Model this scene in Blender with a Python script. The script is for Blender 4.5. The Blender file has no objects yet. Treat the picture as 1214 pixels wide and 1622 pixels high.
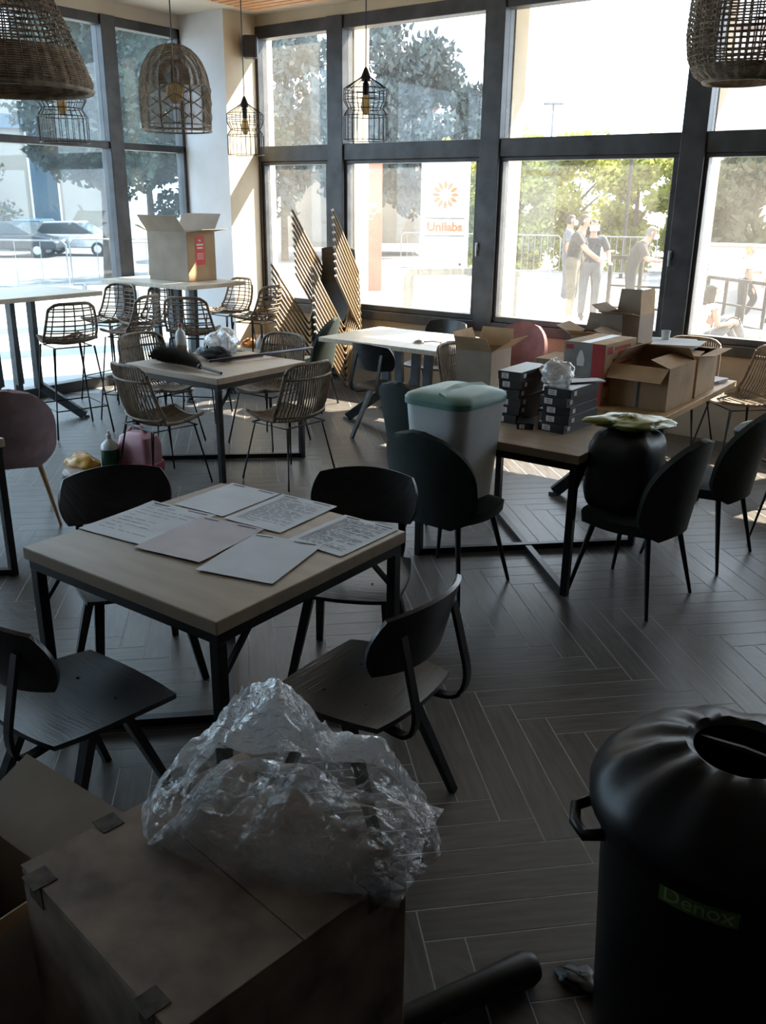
import bpy, bmesh, math, random
from mathutils import Vector, Matrix, noise
S = bpy.context.scene
COL = S.collection
PI = math.pi
R = math.radians

# ------------------------------------------------------------------ camera
CAM_H = 1.9
FPX, PITCH, ROLL, YAW = 1409.66, 0.33657402, -0.01075286, -0.63263202
_c, _s = math.cos(YAW), math.sin(YAW)
FWD = Vector((_s*math.cos(PITCH), _c*math.cos(PITCH), -math.sin(PITCH)))
_r0 = Vector((_c, -_s, 0)); _d0 = FWD.cross(_r0)
RIGHT = math.cos(ROLL)*_r0 + math.sin(ROLL)*_d0
DOWN = -math.sin(ROLL)*_r0 + math.cos(ROLL)*_d0
cd = bpy.data.cameras.new('camera'); cam = bpy.data.objects.new('camera', cd); COL.objects.link(cam)
cd.sensor_fit = 'VERTICAL'; cd.sensor_height = 36.0; cd.lens = FPX/1622*36.0; cd.clip_start = .05; cd.clip_end = 500
cam.matrix_world = Matrix(((RIGHT.x, -DOWN.x, -FWD.x, 0), (RIGHT.y, -DOWN.y, -FWD.y, 0), (RIGHT.z, -DOWN.z, -FWD.z, CAM_H), (0, 0, 0, 1)))
S.camera = cam

# ------------------------------------------------------------------ world, sun, exposure
S.view_settings.view_transform = 'Standard'; S.view_settings.look = 'None'
S.view_settings.gamma = 1; S.view_settings.use_curve_mapping = False
S.view_settings.exposure = 0.5
W = bpy.data.worlds.new('world'); S.world = W; W.use_nodes = True
bg = W.node_tree.nodes['Background']; bg.inputs[0].default_value = (.76, .88, 1.0, 1); bg.inputs[1].default_value = 4.0
sd = bpy.data.lights.new('sun', 'SUN'); sd.energy = 26; sd.angle = R(.6); sd.color = (1, .86, .66)
sun = bpy.data.objects.new('sun', sd); COL.objects.link(sun); sun.location = (10, 25, 25)
sun.rotation_euler = Vector((-.5, -1, -1.12)).to_track_quat('-Z', 'Y').to_euler()
try:
    S.cycles.use_denoising = True
    S.cycles.max_bounces = 10; S.cycles.diffuse_bounces = 5; S.cycles.transparent_max_bounces = 24
    S.cycles.caustics_reflective = False; S.cycles.caustics_refractive = False
    S.cycles.sample_clamp_indirect = 6
except Exception:
    pass

# ------------------------------------------------------------------ materials
MATS = {}
def mat(name, col, rough=.6, metal=0, var=.15, scale=8, bump=0, stretch=None, col2=None, emit=None, spec=None, trans=0, coat=0, random_tone=0):
    if name in MATS: return MATS[name]
    m = bpy.data.materials.new(name); m.use_nodes = True; nt = m.node_tree; b = nt.nodes['Principled BSDF']
    b.inputs['Roughness'].default_value = rough; b.inputs['Metallic'].default_value = metal
    if spec is not None: b.inputs['Specular IOR Level'].default_value = spec
    if coat: b.inputs['Coat Weight'].default_value = coat
    tc = nt.nodes.new('ShaderNodeTexCoord'); mp = nt.nodes.new('ShaderNodeMapping'); nz = nt.nodes.new('ShaderNodeTexNoise')
    nz.inputs['Scale'].default_value = scale; nz.inputs['Detail'].default_value = 5
    if stretch: mp.inputs['Scale'].default_value = stretch
    nt.links.new(tc.outputs['Object'], mp.inputs['Vector']); nt.links.new(mp.outputs[0], nz.inputs['Vector'])
    rp = nt.nodes.new('ShaderNodeValToRGB')
    c2 = col2 or tuple(max(0, c*(1-2*var)) for c in col)
    c1 = col if col2 else tuple(min(1, c*(1+var)) for c in col)
    rp.color_ramp.elements[0].position = .3; rp.color_ramp.elements[1].position = .7
    rp.color_ramp.elements[0].color = (*c2, 1); rp.color_ramp.elements[1].color = (*c1, 1)
    nt.links.new(nz.outputs['Fac'], rp.inputs[0])
    out = rp.outputs[0]
    if random_tone:
        oi = nt.nodes.new('ShaderNodeObjectInfo'); gm = nt.nodes.new('ShaderNodeNewGeometry'); ad = nt.nodes.new('ShaderNodeMath'); ad.operation = 'ADD'
        nt.links.new(oi.outputs['Random'], ad.inputs[0]); nt.links.new(gm.outputs['Random Per Island'], ad.inputs[1])
        ml = nt.nodes.new('ShaderNodeMath'); ml.operation = 'MULTIPLY_ADD'; ml.inputs[1].default_value = random_tone; ml.inputs[2].default_value = 1-random_tone
        nt.links.new(ad.outputs[0], ml.inputs[0])
        hs = nt.nodes.new('ShaderNodeHueSaturation'); nt.links.new(ml.outputs[0], hs.inputs['Value']); nt.links.new(out, hs.inputs['Color']); out = hs.outputs[0]
        va = nt.nodes.new('ShaderNodeVectorMath'); va.operation = 'ADD'
        nt.links.new(mp.outputs[0], va.inputs[0]); sc = nt.nodes.new('ShaderNodeMath'); sc.operation = 'MULTIPLY'; sc.inputs[1].default_value = 37
        nt.links.new(ad.outputs[0], sc.inputs[0]); nt.links.new(sc.outputs[0], va.inputs[1]); nt.links.new(va.outputs[0], nz.inputs['Vector'])
    nt.links.new(out, b.inputs['Base Color'])
    if bump:
        bp = nt.nodes.new('ShaderNodeBump'); bp.inputs['Strength'].default_value = bump; bp.inputs['Distance'].default_value = .01
        nt.links.new(nz.outputs['Fac'], bp.inputs['Height']); nt.links.new(bp.outputs[0], b.inputs['Normal'])
    if trans:
        tr = nt.nodes.new('ShaderNodeBsdfTranslucent'); nt.links.new(out, tr.inputs[0]); mx = nt.nodes.new('ShaderNodeMixShader'); mx.inputs[0].default_value = trans
        nt.links.new(b.outputs[0], mx.inputs[1]); nt.links.new(tr.outputs[0], mx.inputs[2]); nt.links.new(mx.outputs[0], nt.nodes['Material Output'].inputs[0])
    MATS[name] = m; return m

def glass_mat(name, tint, dust, gloss=.08, dust_col=(.9, .88, .84)):
    """window pane: clear, slightly dirty (dust scatters the sun), weak mirror"""
    m = bpy.data.materials.new(name); m.use_nodes = True; nt = m.node_tree; nt.nodes.clear()
    o = nt.nodes.new('ShaderNodeOutputMaterial'); t = nt.nodes.new('ShaderNodeBsdfTransparent'); t.inputs[0].default_value = (*tint, 1)
    tl = nt.nodes.new('ShaderNodeBsdfTranslucent'); tl.inputs[0].default_value = (*dust_col, 1)
    g = nt.nodes.new('ShaderNodeBsdfGlossy'); g.inputs['Roughness'].default_value = .02
    tc = nt.nodes.new('ShaderNodeTexCoord'); nz = nt.nodes.new('ShaderNodeTexNoise'); nz.inputs['Scale'].default_value = 2.2; nz.inputs['Detail'].default_value = 6; nz.inputs['Roughness'].default_value = .65
    nt.links.new(tc.outputs['Object'], nz.inputs['Vector'])
    mr = nt.nodes.new('ShaderNodeMapRange'); mr.inputs[1].default_value = .3; mr.inputs[2].default_value = .75; mr.inputs[3].default_value = dust*.6; mr.inputs[4].default_value = dust*1.5
    nt.links.new(nz.outputs['Fac'], mr.inputs[0])
    m1 = nt.nodes.new('ShaderNodeMixShader'); nt.links.new(mr.outputs[0], m1.inputs[0]); nt.links.new(t.outputs[0], m1.inputs[1]); nt.links.new(tl.outputs[0], m1.inputs[2])
    lw = nt.nodes.new('ShaderNodeLayerWeight'); lw.inputs[0].default_value = .5
    p5 = nt.nodes.new('ShaderNodeMath'); p5.operation = 'POWER'; p5.inputs[1].default_value = 5; nt.links.new(lw.outputs['Facing'], p5.inputs[0])
    mm = nt.nodes.new('ShaderNodeMath'); mm.operation = 'MULTIPLY_ADD'; mm.inputs[1].default_value = .8; mm.inputs[2].default_value = gloss*.5; nt.links.new(p5.outputs[0], mm.inputs[0])
    m2 = nt.nodes.new('ShaderNodeMixShader'); nt.links.new(mm.outputs[0], m2.inputs[0]); nt.links.new(m1.outputs[0], m2.inputs[1]); nt.links.new(g.outputs[0], m2.inputs[2])
    nt.links.new(m2.outputs[0], o.inputs[0]); MATS[name] = m; return m

# ------------------------------------------------------------------ mesh builder
class MB:
    def __init__(s): s.v = []; s.f = []; s.m = []; s.cur = 0
    def add(s, vs, fs):
        o = len(s.v); s.v += [tuple(v) for v in vs]; s.f += [tuple(i+o for i in f) for f in fs]; s.m += [s.cur]*len(fs); return s
    def box(s, c, d, rot=None):
        x, y, z = d[0]/2, d[1]/2, d[2]/2; c = Vector(c)
        vs = [Vector(p) for p in ((-x,-y,-z),(x,-y,-z),(x,y,-z),(-x,y,-z),(-x,-y,z),(x,-y,z),(x,y,z),(-x,y,z))]
        if rot is not None: vs = [rot @ v for v in vs]
        return s.add([c+v for v in vs], [(0,3,2,1),(4,5,6,7),(0,1,5,4),(1,2,6,5),(2,3,7,6),(3,0,4,7)])
    def b2(s, a, b): return s.box([(p+q)/2 for p, q in zip(a, b)], [abs(q-p) for p, q in zip(a, b)])
    def bar(s, p, q, w, h, up=(0,0,1), taper=1):
        p, q = Vector(p), Vector(q); d = (q-p).normalized(); u = Vector(up)
        if abs(d.dot(u)) > .98: u = Vector((0,1,0))
        x = d.cross(u).normalized(); y = x.cross(d); vs = []
        for c, k in ((p,1),(q,taper)):
            for a, b in ((-1,-1),(1,-1),(1,1),(-1,1)): vs.append(c + x*a*w*k/2 + y*b*h*k/2)
        return s.add(vs, [(0,3,2,1),(4,5,6,7),(0,1,5,4),(1,2,6,5),(2,3,7,6),(3,0,4,7)])
    def tube(s, pts, r, n=6, closed=False, rs=None, cap=True):
        pts = [Vector(p) for p in pts]; N = len(pts)
        if N < 2: return s
        rs = rs or [r]*N; vs = []; t0 = None; prev = None
        for i in range(N):
            if closed: t = (pts[(i+1) % N]-pts[i-1])
            else: t = pts[min(i+1, N-1)]-pts[max(i-1, 0)]
            if t.length < 1e-9: t = Vector((0,0,1))
            t.normalize()
            if prev is None:
                a = Vector((0,0,1)) if abs(t.z) < .9 else Vector((1,0,0)); x = t.cross(a).normalized()
            else:
                x = prev - t*prev.dot(t)
                x = x.normalized() if x.length > 1e-6 else t.orthogonal().normalized()
            prev = x; y = t.cross(x)
            for k in range(n):
                a = 2*PI*k/n; vs.append(pts[i] + (x*math.cos(a)+y*math.sin(a))*rs[i])
        fs = []
        for i in range(N if closed else N-1):
            j = (i+1) % N
            for k in range(n): fs.append((i*n+k, i*n+(k+1) % n, j*n+(k+1) % n, j*n+k))
        if not closed and cap: fs += [tuple(range(n-1, -1, -1)), tuple(range((N-1)*n, N*n))]
        return s.add(vs, fs)
    def lathe(s, prof, n=24, c=(0,0,0), cap_b=False, cap_t=False, sx=1, sy=1):
        vs = []; fs = []
        for r, z in prof:
            for k in range(n):
                a = 2*PI*k/n; vs.append((c[0]+r*sx*math.cos(a), c[1]+r*sy*math.sin(a), c[2]+z))
        for i in range(len(prof)-1):
            for k in range(n): fs.append((i*n+k, i*n+(k+1) % n, (i+1)*n+(k+1) % n, (i+1)*n+k))
        if cap_b: fs.append(tuple(range(n-1, -1, -1)))
        if cap_t: fs.append(tuple(range((len(prof)-1)*n, len(prof)*n)))
        return s.add(vs, fs)
    def prism(s, out, z0, z1, M=None):
        n = len(out); vs = [Vector((x, y, z0)) for x, y in out]+[Vector((x, y, z1)) for x, y in out]
        if M is not None: vs = [M @ v for v in vs]
        return s.add(vs, [tuple(range(n-1,-1,-1)), tuple(range(n, 2*n))]+[(i, (i+1) % n, n+(i+1) % n, n+i) for i in range(n)])
    def grid(s, fn, nu, nv, thick=0, both=True):
        P = [[Vector(fn(i/nu, j/nv)) for j in range(nv+1)] for i in range(nu+1)]
        idx = lambda i, j: i*(nv+1)+j
        vs = [p for row in P for p in row]; fs = [(idx(i,j), idx(i+1,j), idx(i+1,j+1), idx(i,j+1)) for i in range(nu) for j in range(nv)]
        if thick:
            N = []
            for i in range(nu+1):
                for j in range(nv+1):
                    a = P[min(i+1,nu)][j]-P[max(i-1,0)][j]; b = P[i][min(j+1,nv)]-P[i][max(j-1,0)]
                    n = a.cross(b); N.append(n.normalized() if n.length > 1e-9 else Vector((0,0,1)))
            m = len(vs); vs = vs+[v-n*thick for v, n in zip(vs, N)]
            fs += [tuple(m+k for k in reversed(f)) for f in fs]
            ring = [idx(i,0) for i in range(nu+1)]+[idx(nu,j) for j in range(1,nv+1)]+[idx(i,nv) for i in range(nu-1,-1,-1)]+[idx(0,j) for j in range(nv-1,0,-1)]
            for a, b in zip(ring, ring[1:]+ring[:1]): fs.append((b, a, m+a, m+b))
        return s.add(vs, fs)
    def ball(s, c, r, nu=10, nv=7):
        rx, ry, rz = r if hasattr(r, '__len__') else (r, r, r)
        prof = [(math.sin(PI*i/nv), -math.cos(PI*i/nv)) for i in range(nv+1)]
        vs = []; fs = []
        for q, z in prof:
            for k in range(nu): a = 2*PI*k/nu; vs.append((c[0]+rx*q*math.cos(a), c[1]+ry*q*math.sin(a), c[2]+rz*z))
        for i in range(nv):
            for k in range(nu): fs.append((i*nu+k, i*nu+(k+1) % nu, (i+1)*nu+(k+1) % nu, (i+1)*nu+k))
        return s.add(vs, fs)
    def mesh(s, name, mats, smooth=False):
        me = bpy.data.meshes.new(name); me.from_pydata(s.v, [], s.f)
        for m in (mats if isinstance(mats, (list, tuple)) else [mats]): me.materials.append(MATS[m] if isinstance(m, str) else m)
        if any(s.m): me.polygons.foreach_set('material_index', s.m)
        if smooth:
            me.polygons.foreach_set('use_smooth', [True]*len(me.polygons))
            if smooth is not True: me.set_sharp_from_angle(angle=R(smooth))
        me.update(); return me
    def build(s, name, mats, parent=None, smooth=False, bevel=0, loc=None, rot=None):
        o = bpy.data.objects.new(name, s.mesh(name, mats, smooth)); COL.objects.link(o)
        if parent is not None: o.parent = parent
        if loc is not None: o.location = loc
        if rot is not None: o.rotation_euler = rot
        if bevel:
            b = o.modifiers.new('bevel', 'BEVEL'); b.width = bevel; b.segments = 2; b.limit_method = 'ANGLE'; b.angle_limit = R(40)
        return o

def tag(o, label=None, cat=None, group=None, kind=None):
    if label: o['label'] = label
    if cat: o['category'] = cat
    if group: o['group'] = group
    if kind: o['kind'] = kind
    return o
def empty(name, loc, rz=0, label=None, cat=None, group=None, kind=None):
    o = bpy.data.objects.new(name, None); COL.objects.link(o); o.location = loc; o.rotation_euler = (0, 0, rz); o.empty_display_size = .1
    return tag(o, label, cat, group, kind)
def copy_tree(o, loc=None, rz=None, label=None, group=None, parent=None, rot=None):
    c = o.copy(); COL.objects.link(c); c.parent = parent
    if loc is not None: c.location = loc
    if rz is not None: c.rotation_euler = (0, 0, rz)
    if rot is not None: c.rotation_euler = rot
    if label: c['label'] = label
    if group: c['group'] = group
    for ch in list(o.children): copy_tree(ch, parent=c)
    return c
def rrect(w, h, r, n=5, cx=0, cy=0):
    out = []
    for sx, sy, a0 in ((1,1,0),(-1,1,90),(-1,-1,180),(1,-1,270)):
        for k in range(n+1):
            a = R(a0+90*k/n); out.append((cx+sx*(w/2-r)+r*math.cos(a), cy+sy*(h/2-r)+r*math.sin(a)))
    return out
def lerp(a, b, t): return a+(b-a)*t
def spline(pts, n=8):
    P = [Vector(p) for p in pts]; out = []
    for i in range(len(P)-1):
        p0 = P[max(i-1,0)]; p1 = P[i]; p2 = P[i+1]; p3 = P[min(i+2,len(P)-1)]
        for k in range(n):
            t = k/n; out.append(.5*((2*p1)+(p2-p0)*t+(2*p0-5*p1+4*p2-p3)*t*t+(3*p1-p0-3*p2+p3)*t**3))
    return out+[P[-1]]
def text_mb(body, size, M, extrude=.001, align='CENTER', bold=0):
    """lettering as geometry: returns an MB holding the glyphs, placed by matrix M (text in local XY)"""
    cu = bpy.data.curves.new('t', 'FONT'); cu.body = body; cu.size = size; cu.align_x = align; cu.align_y = 'CENTER'; cu.extrude = extrude; cu.resolution_u = 3; cu.offset = bold
    ob = bpy.data.objects.new('t', cu); COL.objects.link(ob); dg = bpy.context.evaluated_depsgraph_get()
    me = bpy.data.meshes.new_from_object(ob.evaluated_get(dg)); mb = MB()
    mb.add([(M(v.co) if callable(M) else M @ v.co) for v in me.vertices], [tuple(p.vertices) for p in me.polygons])
    bpy.data.objects.remove(ob); bpy.data.curves.remove(cu); bpy.data.meshes.remove(me); return mb
def frame_M(o, x, y):
    """matrix whose local X,Y are the given directions, origin o"""
    x = Vector(x).normalized(); y = Vector(y); y = (y-x*y.dot(x)).normalized(); z = x.cross(y); o = Vector(o)
    return Matrix(((x.x,y.x,z.x,o.x),(x.y,y.y,z.y,o.y),(x.z,y.z,z.z,o.z),(0,0,0,1)))
# ------------------------------------------------------------------ palette
mat('frame_metal', (.060, .063, .070), .42, .3, var=.25, scale=5)
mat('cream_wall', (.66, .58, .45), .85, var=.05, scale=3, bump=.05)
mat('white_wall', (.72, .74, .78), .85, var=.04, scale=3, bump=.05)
mat('sill_wall', (.46, .40, .32), .85, var=.08, scale=4)
mat('ceiling_paint', (.62, .56, .48), .9, var=.04, scale=2)
mat('dark_wall', (.10, .09, .085), .85, var=.1, scale=2)
mat('wood_ceiling', (.55, .28, .12), .6, var=.2, scale=3, stretch=(1, 12, 1))
mat('grout', (.40, .39, .38), .8, var=.1, scale=30)
mat('plank_tile_a', (.108, .100, .094), .38, var=.30, scale=5, stretch=(1.2, 9, 1), bump=.08, random_tone=.17, col2=(.058, .052, .048))
mat('black_metal', (.012, .012, .014), .4, .4, var=.2)
mat('black_wood', (.020, .021, .025), .30, var=.3, scale=4, stretch=(2, 30, 2), bump=.15)
mat('table_wood', (.36, .275, .20), .45, var=.07, scale=2.2, stretch=(1.5, 10, 1.5), bump=.015)
mat('oak_light', (.60, .52, .42), .42, var=.10, scale=3, stretch=(16, 1.5, 1.5), bump=.03)
mat('oak_orange', (.50, .30, .13), .5, var=.18, scale=3, stretch=(14, 1.5, 1.5), bump=.03)
mat('rattan', (.22, .165, .115), .55, var=.25, scale=25)
mat('rattan_pale', (.42, .34, .26), .6, var=.25, scale=30)
mat('green_velvet', (.009, .018, .016), .85, var=.2, scale=12)
mat('pink_velvet', (.33, .235, .265), .85, var=.15, scale=9)
mat('red_velvet', (.26, .125, .13), .85, var=.15, scale=9)
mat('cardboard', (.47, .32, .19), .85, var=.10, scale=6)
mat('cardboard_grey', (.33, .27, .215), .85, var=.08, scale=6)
mat('cardboard_old', (.27, .205, .16), .85, var=.28, scale=7, bump=.1)
mat('paper', (.68, .71, .76), .8, var=.04, scale=5)
mat('paper_pink', (.62, .57, .60), .8, var=.06, scale=5)
mat('ink', (.10, .10, .12), .8)
mat('ink_grey', (.34, .35, .38), .8)
mat('black_plastic', (.009, .009, .011), .42, var=.1)
mat('white_plastic', (.62, .64, .65), .45, var=.05)
mat('green_lid', (.13, .27, .235), .45, var=.12, scale=6)
mat('bin_plastic', (.007, .007, .009), .36, var=.1, spec=.22)
mat('sticker_green', (.09, .20, .02), .5)
mat('sticker_text', (.36, .44, .26), .5)
mat('red_print', (.42, .03, .03), .6, var=.1)
mat('red_sticker', (.70, .045, .035), .5, var=.05)
mat('white_print', (.75, .73, .70), .7, var=.03)
mat('grey_print', (.26, .25, .23), .7)
mat('steel', (.45, .46, .48), .35, .8, var=.1)
mat('blue_steel', (.075, .088, .105), .45, .4, var=.2)
mat('leg_oak', (.40, .25, .13), .5, var=.2, scale=4, stretch=(1, 1, .2))
mat('bulb_amber', (.85, .68, .42), .15, trans=.6)

# ------------------------------------------------------------------ windows (left glazing X=-8, front glazing Y=7.65)
glass_mat('glass_left', (.85, .93, .97), .020, .08, (.75, .85, .95))
glass_mat('glass_front', (.95, .97, .98), .021, .05)
CEIL = 3.70
LX, FY = -8.0, 7.65
WN = [0]
def window(name_label, parts, panes, pane_mat, extra=None):
    WN[0] += 1
    w = empty('window_%d' % WN[0], parts[0][1], 0, name_label, 'window', kind='structure')
    inv = Vector(w.location)
    for nm, a, b in parts:
        m = MB().b2(Vector(a)-inv, Vector(b)-inv); m.build(nm, 'frame_metal', w, bevel=.006)
    for a, b in panes:
        m = MB().b2(Vector(a)-inv, Vector(b)-inv); m.build('pane', pane_mat, w)
    if extra: extra(w, inv)
    return w
ly = [7.14, 6.215, 4.33, 2.45, .57, -1.30]  # last bay is out of view, added to brighten the left foreground
for i in range(5):
    y1, y0 = ly[i]-(.085 if i else 0), ly[i+1]+.085
    x0, x1 = LX-.07, LX+.05
    P = [('bottom_rail', (x0, y0, .0), (x1, y1, .11)), ('transom', (x0, y0, 2.365), (x1, y1, 2.435)), ('header', (x0, y0, 3.48), (x1, y1, 3.57)),
         ('mullion', (x0-.02, y0-.17, 0), (x1+.02, y0, 3.57))]
    if i == 0: P.append(('jamb', (x0, 7.10, 0), (x1, 7.14, 3.57)))
    window(['glazed bay beside the white pillar, narrow full-height left-hand window', 'wide full-height left window behind the bar tables', 'full-height left window beyond the picture edge', 'full-height left window level with the front table, out of view', 'unseen full-height left window added to light the foreground, nearest the dark end'][i],
           P, [((LX-.012, y0, .11), (LX-.004, y1, 2.365)), ((LX-.012, y0, 2.435), (LX-.004, y1, 3.48))], 'glass_left')
fx = [(-7.30, None), (-6.21, 1), (-4.40, 1), (-2.55, 1), (-.70, 1), (1.15, 1)]
def handle(x):
    def f(w, inv):
        for s, z in ((x, 1.50),):
            h = MB(); h.box(Vector((s, FY-.085, z))-inv, (.03, .03, .07)); h.bar(Vector((s, FY-.10, z+.02))-inv, Vector((s, FY-.10, z-.09))-inv, .018, .014)
            h.build('handle', 'steel', w, bevel=.003)
    return f
FL = ['narrow front window next to the cream pillar, above the chair stack', 'front window showing the tall white banner', 'wide front window showing the green hedge and the people', 'front window behind the hanging woven lampshade at the right edge', 'front window beyond the right picture edge']
for i in range(5):
    a = fx[i][0]+(.10 if i else .03); b = fx[i+1][0]-.10
    y0, y1 = FY-.06, FY+.09; s = .055
    P = [('sill', (a, y0-.02, .72), (b, y1, .81)), ('transom', (a, y0, 2.285), (b, y1, 2.44)), ('header', (a, y0, 3.48), (b, y1, 3.60)),
         ('mullion', (b, y0-.02, .72), (b+.20, y1, 3.60)),
         ('sash_bottom', (a, y0+.02, .81), (b, y1-.03, .81+s)), ('sash_top', (a, y0+.02, 2.25), (b, y1-.03, 2.285)),
         ('sash_side', (a, y0+.02, .81+s), (a+.03, y1-.03, 2.25)), ('sash_side', (b-s, y0+.02, .81+s), (b, y1-.03, 2.25))]
    if i == 0: P.append(('jamb', (-7.30, y0, .72), (a, y1, 3.60)))
    window(FL[i], P, [((a+.03, FY+.01, .81+s), (b-s, FY+.018, 2.25)), ((a, FY+.01, 2.44), (b, FY+.018, 3.48))], 'glass_front', handle(b+.02) if i in (1, 2, 3) else None)

# ------------------------------------------------------------------ walls, pillar, ceiling
def struct(name, mb, m, label, cat='wall', **k):
    return tag(mb.build(name, m, **k), label, cat, kind='structure')
struct('wall_front', MB().b2((-7.30, FY-.04, 0), (2.5, FY+.12, .72)), 'sill_wall', 'low beige wall under the front windows')
struct('wall_lintel', MB().b2((-7.30, FY-.05, 3.60), (2.5, FY+.12, CEIL)), 'cream_wall', 'narrow cream strip of wall above the front windows')
struct('wall_lintel_left', MB().b2((LX-.08, -1.37, 3.57), (LX+.04, 7.14, CEIL)), 'ceiling_paint', 'narrow strip of wall above the left windows')
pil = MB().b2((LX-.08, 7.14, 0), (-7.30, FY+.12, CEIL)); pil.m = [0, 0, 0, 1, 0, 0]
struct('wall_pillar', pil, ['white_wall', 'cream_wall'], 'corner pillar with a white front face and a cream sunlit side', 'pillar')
struct('wall_right', MB().b2((2.5, -2.3, 0), (2.62, FY+.12, CEIL)), 'dark_wall', 'plain wall out of view on the right')
struct('wall_back', MB().b2((LX-.08, -2.42, 0), (2.62, -2.3, CEIL)), 'dark_wall', 'plain wall behind the viewer')
struct('wall_left', MB().b2((LX-.08, -2.3, 0), (LX+.04, -1.385, CEIL)), 'dark_wall', 'plain wall left of the viewer')
struct('wall_front_right', MB().b2((1.25, FY-.05, .72), (2.5, FY+.12, 3.60)), 'cream_wall', 'plain front wall out of view on the right')
struct('ceiling', MB().b2((LX-.08, -2.3, CEIL), (2.62, FY+.12, CEIL+.12)), 'ceiling_paint', 'flat cream ceiling', 'ceiling')
wc = tag(MB().b2((-7.02, 5.42, CEIL-.03), (-5.4, 5.5, CEIL)).build('trim_1', 'wood_ceiling'), 'orange wooden ceiling panel of narrow boards above the pillar', 'ceiling panel', kind='structure')
for k in range(1, 19):
    MB().b2((-7.02, 5.42+.1*k, CEIL-.03), (-5.4, 5.5+.1*k, CEIL)).build('board', 'wood_ceiling', wc)
for i, x in enumerate((-6.21, -4.40, -2.55, -.70)):
    struct('trim_%d' % (i+2), MB().b2((x-.10, FY+.12, 0), (x+.10, FY+.36, 3.72)), 'cream_wall', ['cream outside pilaster behind the chair stack mullion', 'cream outside pilaster right of the white banner', 'cream outside pilaster right of the leaning people', 'cream outside pilaster beyond the right picture edge'][i], 'pilaster')
struct('sun_block_eave', MB().b2((-5.6, FY+.12, 3.74), (2.6, FY+1.2, 3.9)), 'cream_wall', 'unseen shallow eave added over the front windows to block high sun', 'roof')  # unseen; added to stop sun through the upper panes reaching the floor

# ------------------------------------------------------------------ floor: herringbone of wood-look tiles at 45 degrees
floor = struct('floor', MB().b2((LX-.08, -2.3, -.12), (2.6, FY+.1, -.0007)), 'grout', 'grey herringbone floor of wood-look plank tiles with pale joints', 'floor')
PL, PW, GAP = .80, .1143, .0042
UQ = Vector((.70710678, .70710678, 0)); VQ = Vector((-.70710678, .70710678, 0))
ORG = Vector((-.78, 2.169, 0))
def plank_mesh():
    m = MB(); l, w = PL-GAP, PW-GAP; e = .0008
    m.add([(-l/2,-w/2,-.008),(l/2,-w/2,-.008),(l/2,w/2,-.008),(-l/2,w/2,-.008),(-l/2,-w/2,-e),(l/2,-w/2,-e),(l/2,w/2,-e),(-l/2,w/2,-e),(-l/2+e,-w/2+e,0),(l/2-e,-w/2+e,0),(l/2-e,w/2-e,0),(-l/2+e,w/2-e,0)],
          [(8,9,10,11)]+[(a+i,a+(i+1)%4,b+(i+1)%4,b+i) for a, b in ((0,4),(4,8)) for i in range(4)])
    return m
pm = plank_mesh().mesh('plank', 'plank_tile_a')
spots = []
for j in range(-14, 15):
    for k in range(-110, 111):
        for typ in (0, 1):
            if typ == 0: u = k*PW+PW/2+j*PL; v = -k*PW+PL/2+j*PL
            else: u = (k+1)*PW-PL/2+j*PL; v = -(k+.5)*PW+j*PL
            c = ORG+UQ*u+VQ*v
            if not (LX-.35 < c.x < 2.6 and -1.0 < c.y < FY+.3): continue
            d = Vector((c.x, c.y, -CAM_H)); z = d.dot(FWD)
            vis = False
            if z > .3:
                px = 607+FPX*d.dot(RIGHT)/z; py = 811+FPX*d.dot(DOWN)/z; vis = -40 < px < 1254 and -40 < py < 1662
            if not vis and c.y < .2: continue
            if c.x < LX+.3 or c.x > 2.2 or c.y > FY-.3: vis = False
            spots.append((0 if vis else 1, d.length, c, typ))
spots.sort(key=lambda q: (q[0], q[1]))
rest = MB()
for i, (nv, dist, c, typ) in enumerate(spots):
    ang = R(135) if typ == 0 else R(45)
    if i < 300:
        o = bpy.data.objects.new('plank', pm); COL.objects.link(o); o.parent = floor; o.location = c; o.rotation_euler = (0, 0, ang)
    else:
        if c.x < LX+.02 or c.y > FY-.02: continue
        t = plank_mesh(); ca, sa = math.cos(ang), math.sin(ang)
        rest.add([(c.x+x*ca-y*sa, c.y+x*sa+y*ca, z) for x, y, z in t.v], t.f)
ro = rest.build('plank_field', 'plank_tile_a', floor); ro['kind'] = 'stuff'
# ------------------------------------------------------------------ tables
def square_table(loc, w, d, label, top='table_wood', cat='table'):
    t = empty('square_table', loc, 0, label, cat, 'square restaurant tables')
    h = .75
    MB().box((0,0,h-.0225), (w,d,.045)).build('tabletop', top, t, bevel=.004)
    f = MB(); i = .012; a, b = w/2-i, d/2-i; s = .038
    for y in (-1, 1): f.box((0, y*(b-s/2), h-.045-s/2), (2*a, s, s))
    for x in (-1, 1): f.box((x*(a-s/2), 0, h-.045-s/2), (s, 2*b-2*s, s))
    f.build('frame', 'black_metal', t)
    zt = h-.045-s
    for x in (-1, 1):
        for y in (-1, 1):
            l = MB().b2((x*a-x*s if x > 0 else -a, y*b-y*s if y > 0 else -b, 0), (a if x > 0 else -a+s, b if y > 0 else -b+s, zt)).build('leg', 'black_metal', t, bevel=.003)
            MB().bar((x*(a-.02), y*(b-.15), zt), (x*(a-.02), y*(b-.02), zt-.14), .016, .016).build('brace', 'black_metal', l)
    for sgn in (-1, 1):
        MB().bar((-a+s/2, -sgn*(b-s/2), .021+.002*sgn), (a-s/2, sgn*(b-s/2), .021+.002*sgn), .036, .034).build('cross_bar', 'black_metal', t)
    return t
NT = square_table((-2.232, 2.055, 0), .965, .95, 'square wooden table in front, papers spread across its top')
square_table((-4.93, 4.605, 0), .97, .91, 'square wooden table among the rattan chairs, black duster lying on it')
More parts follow.
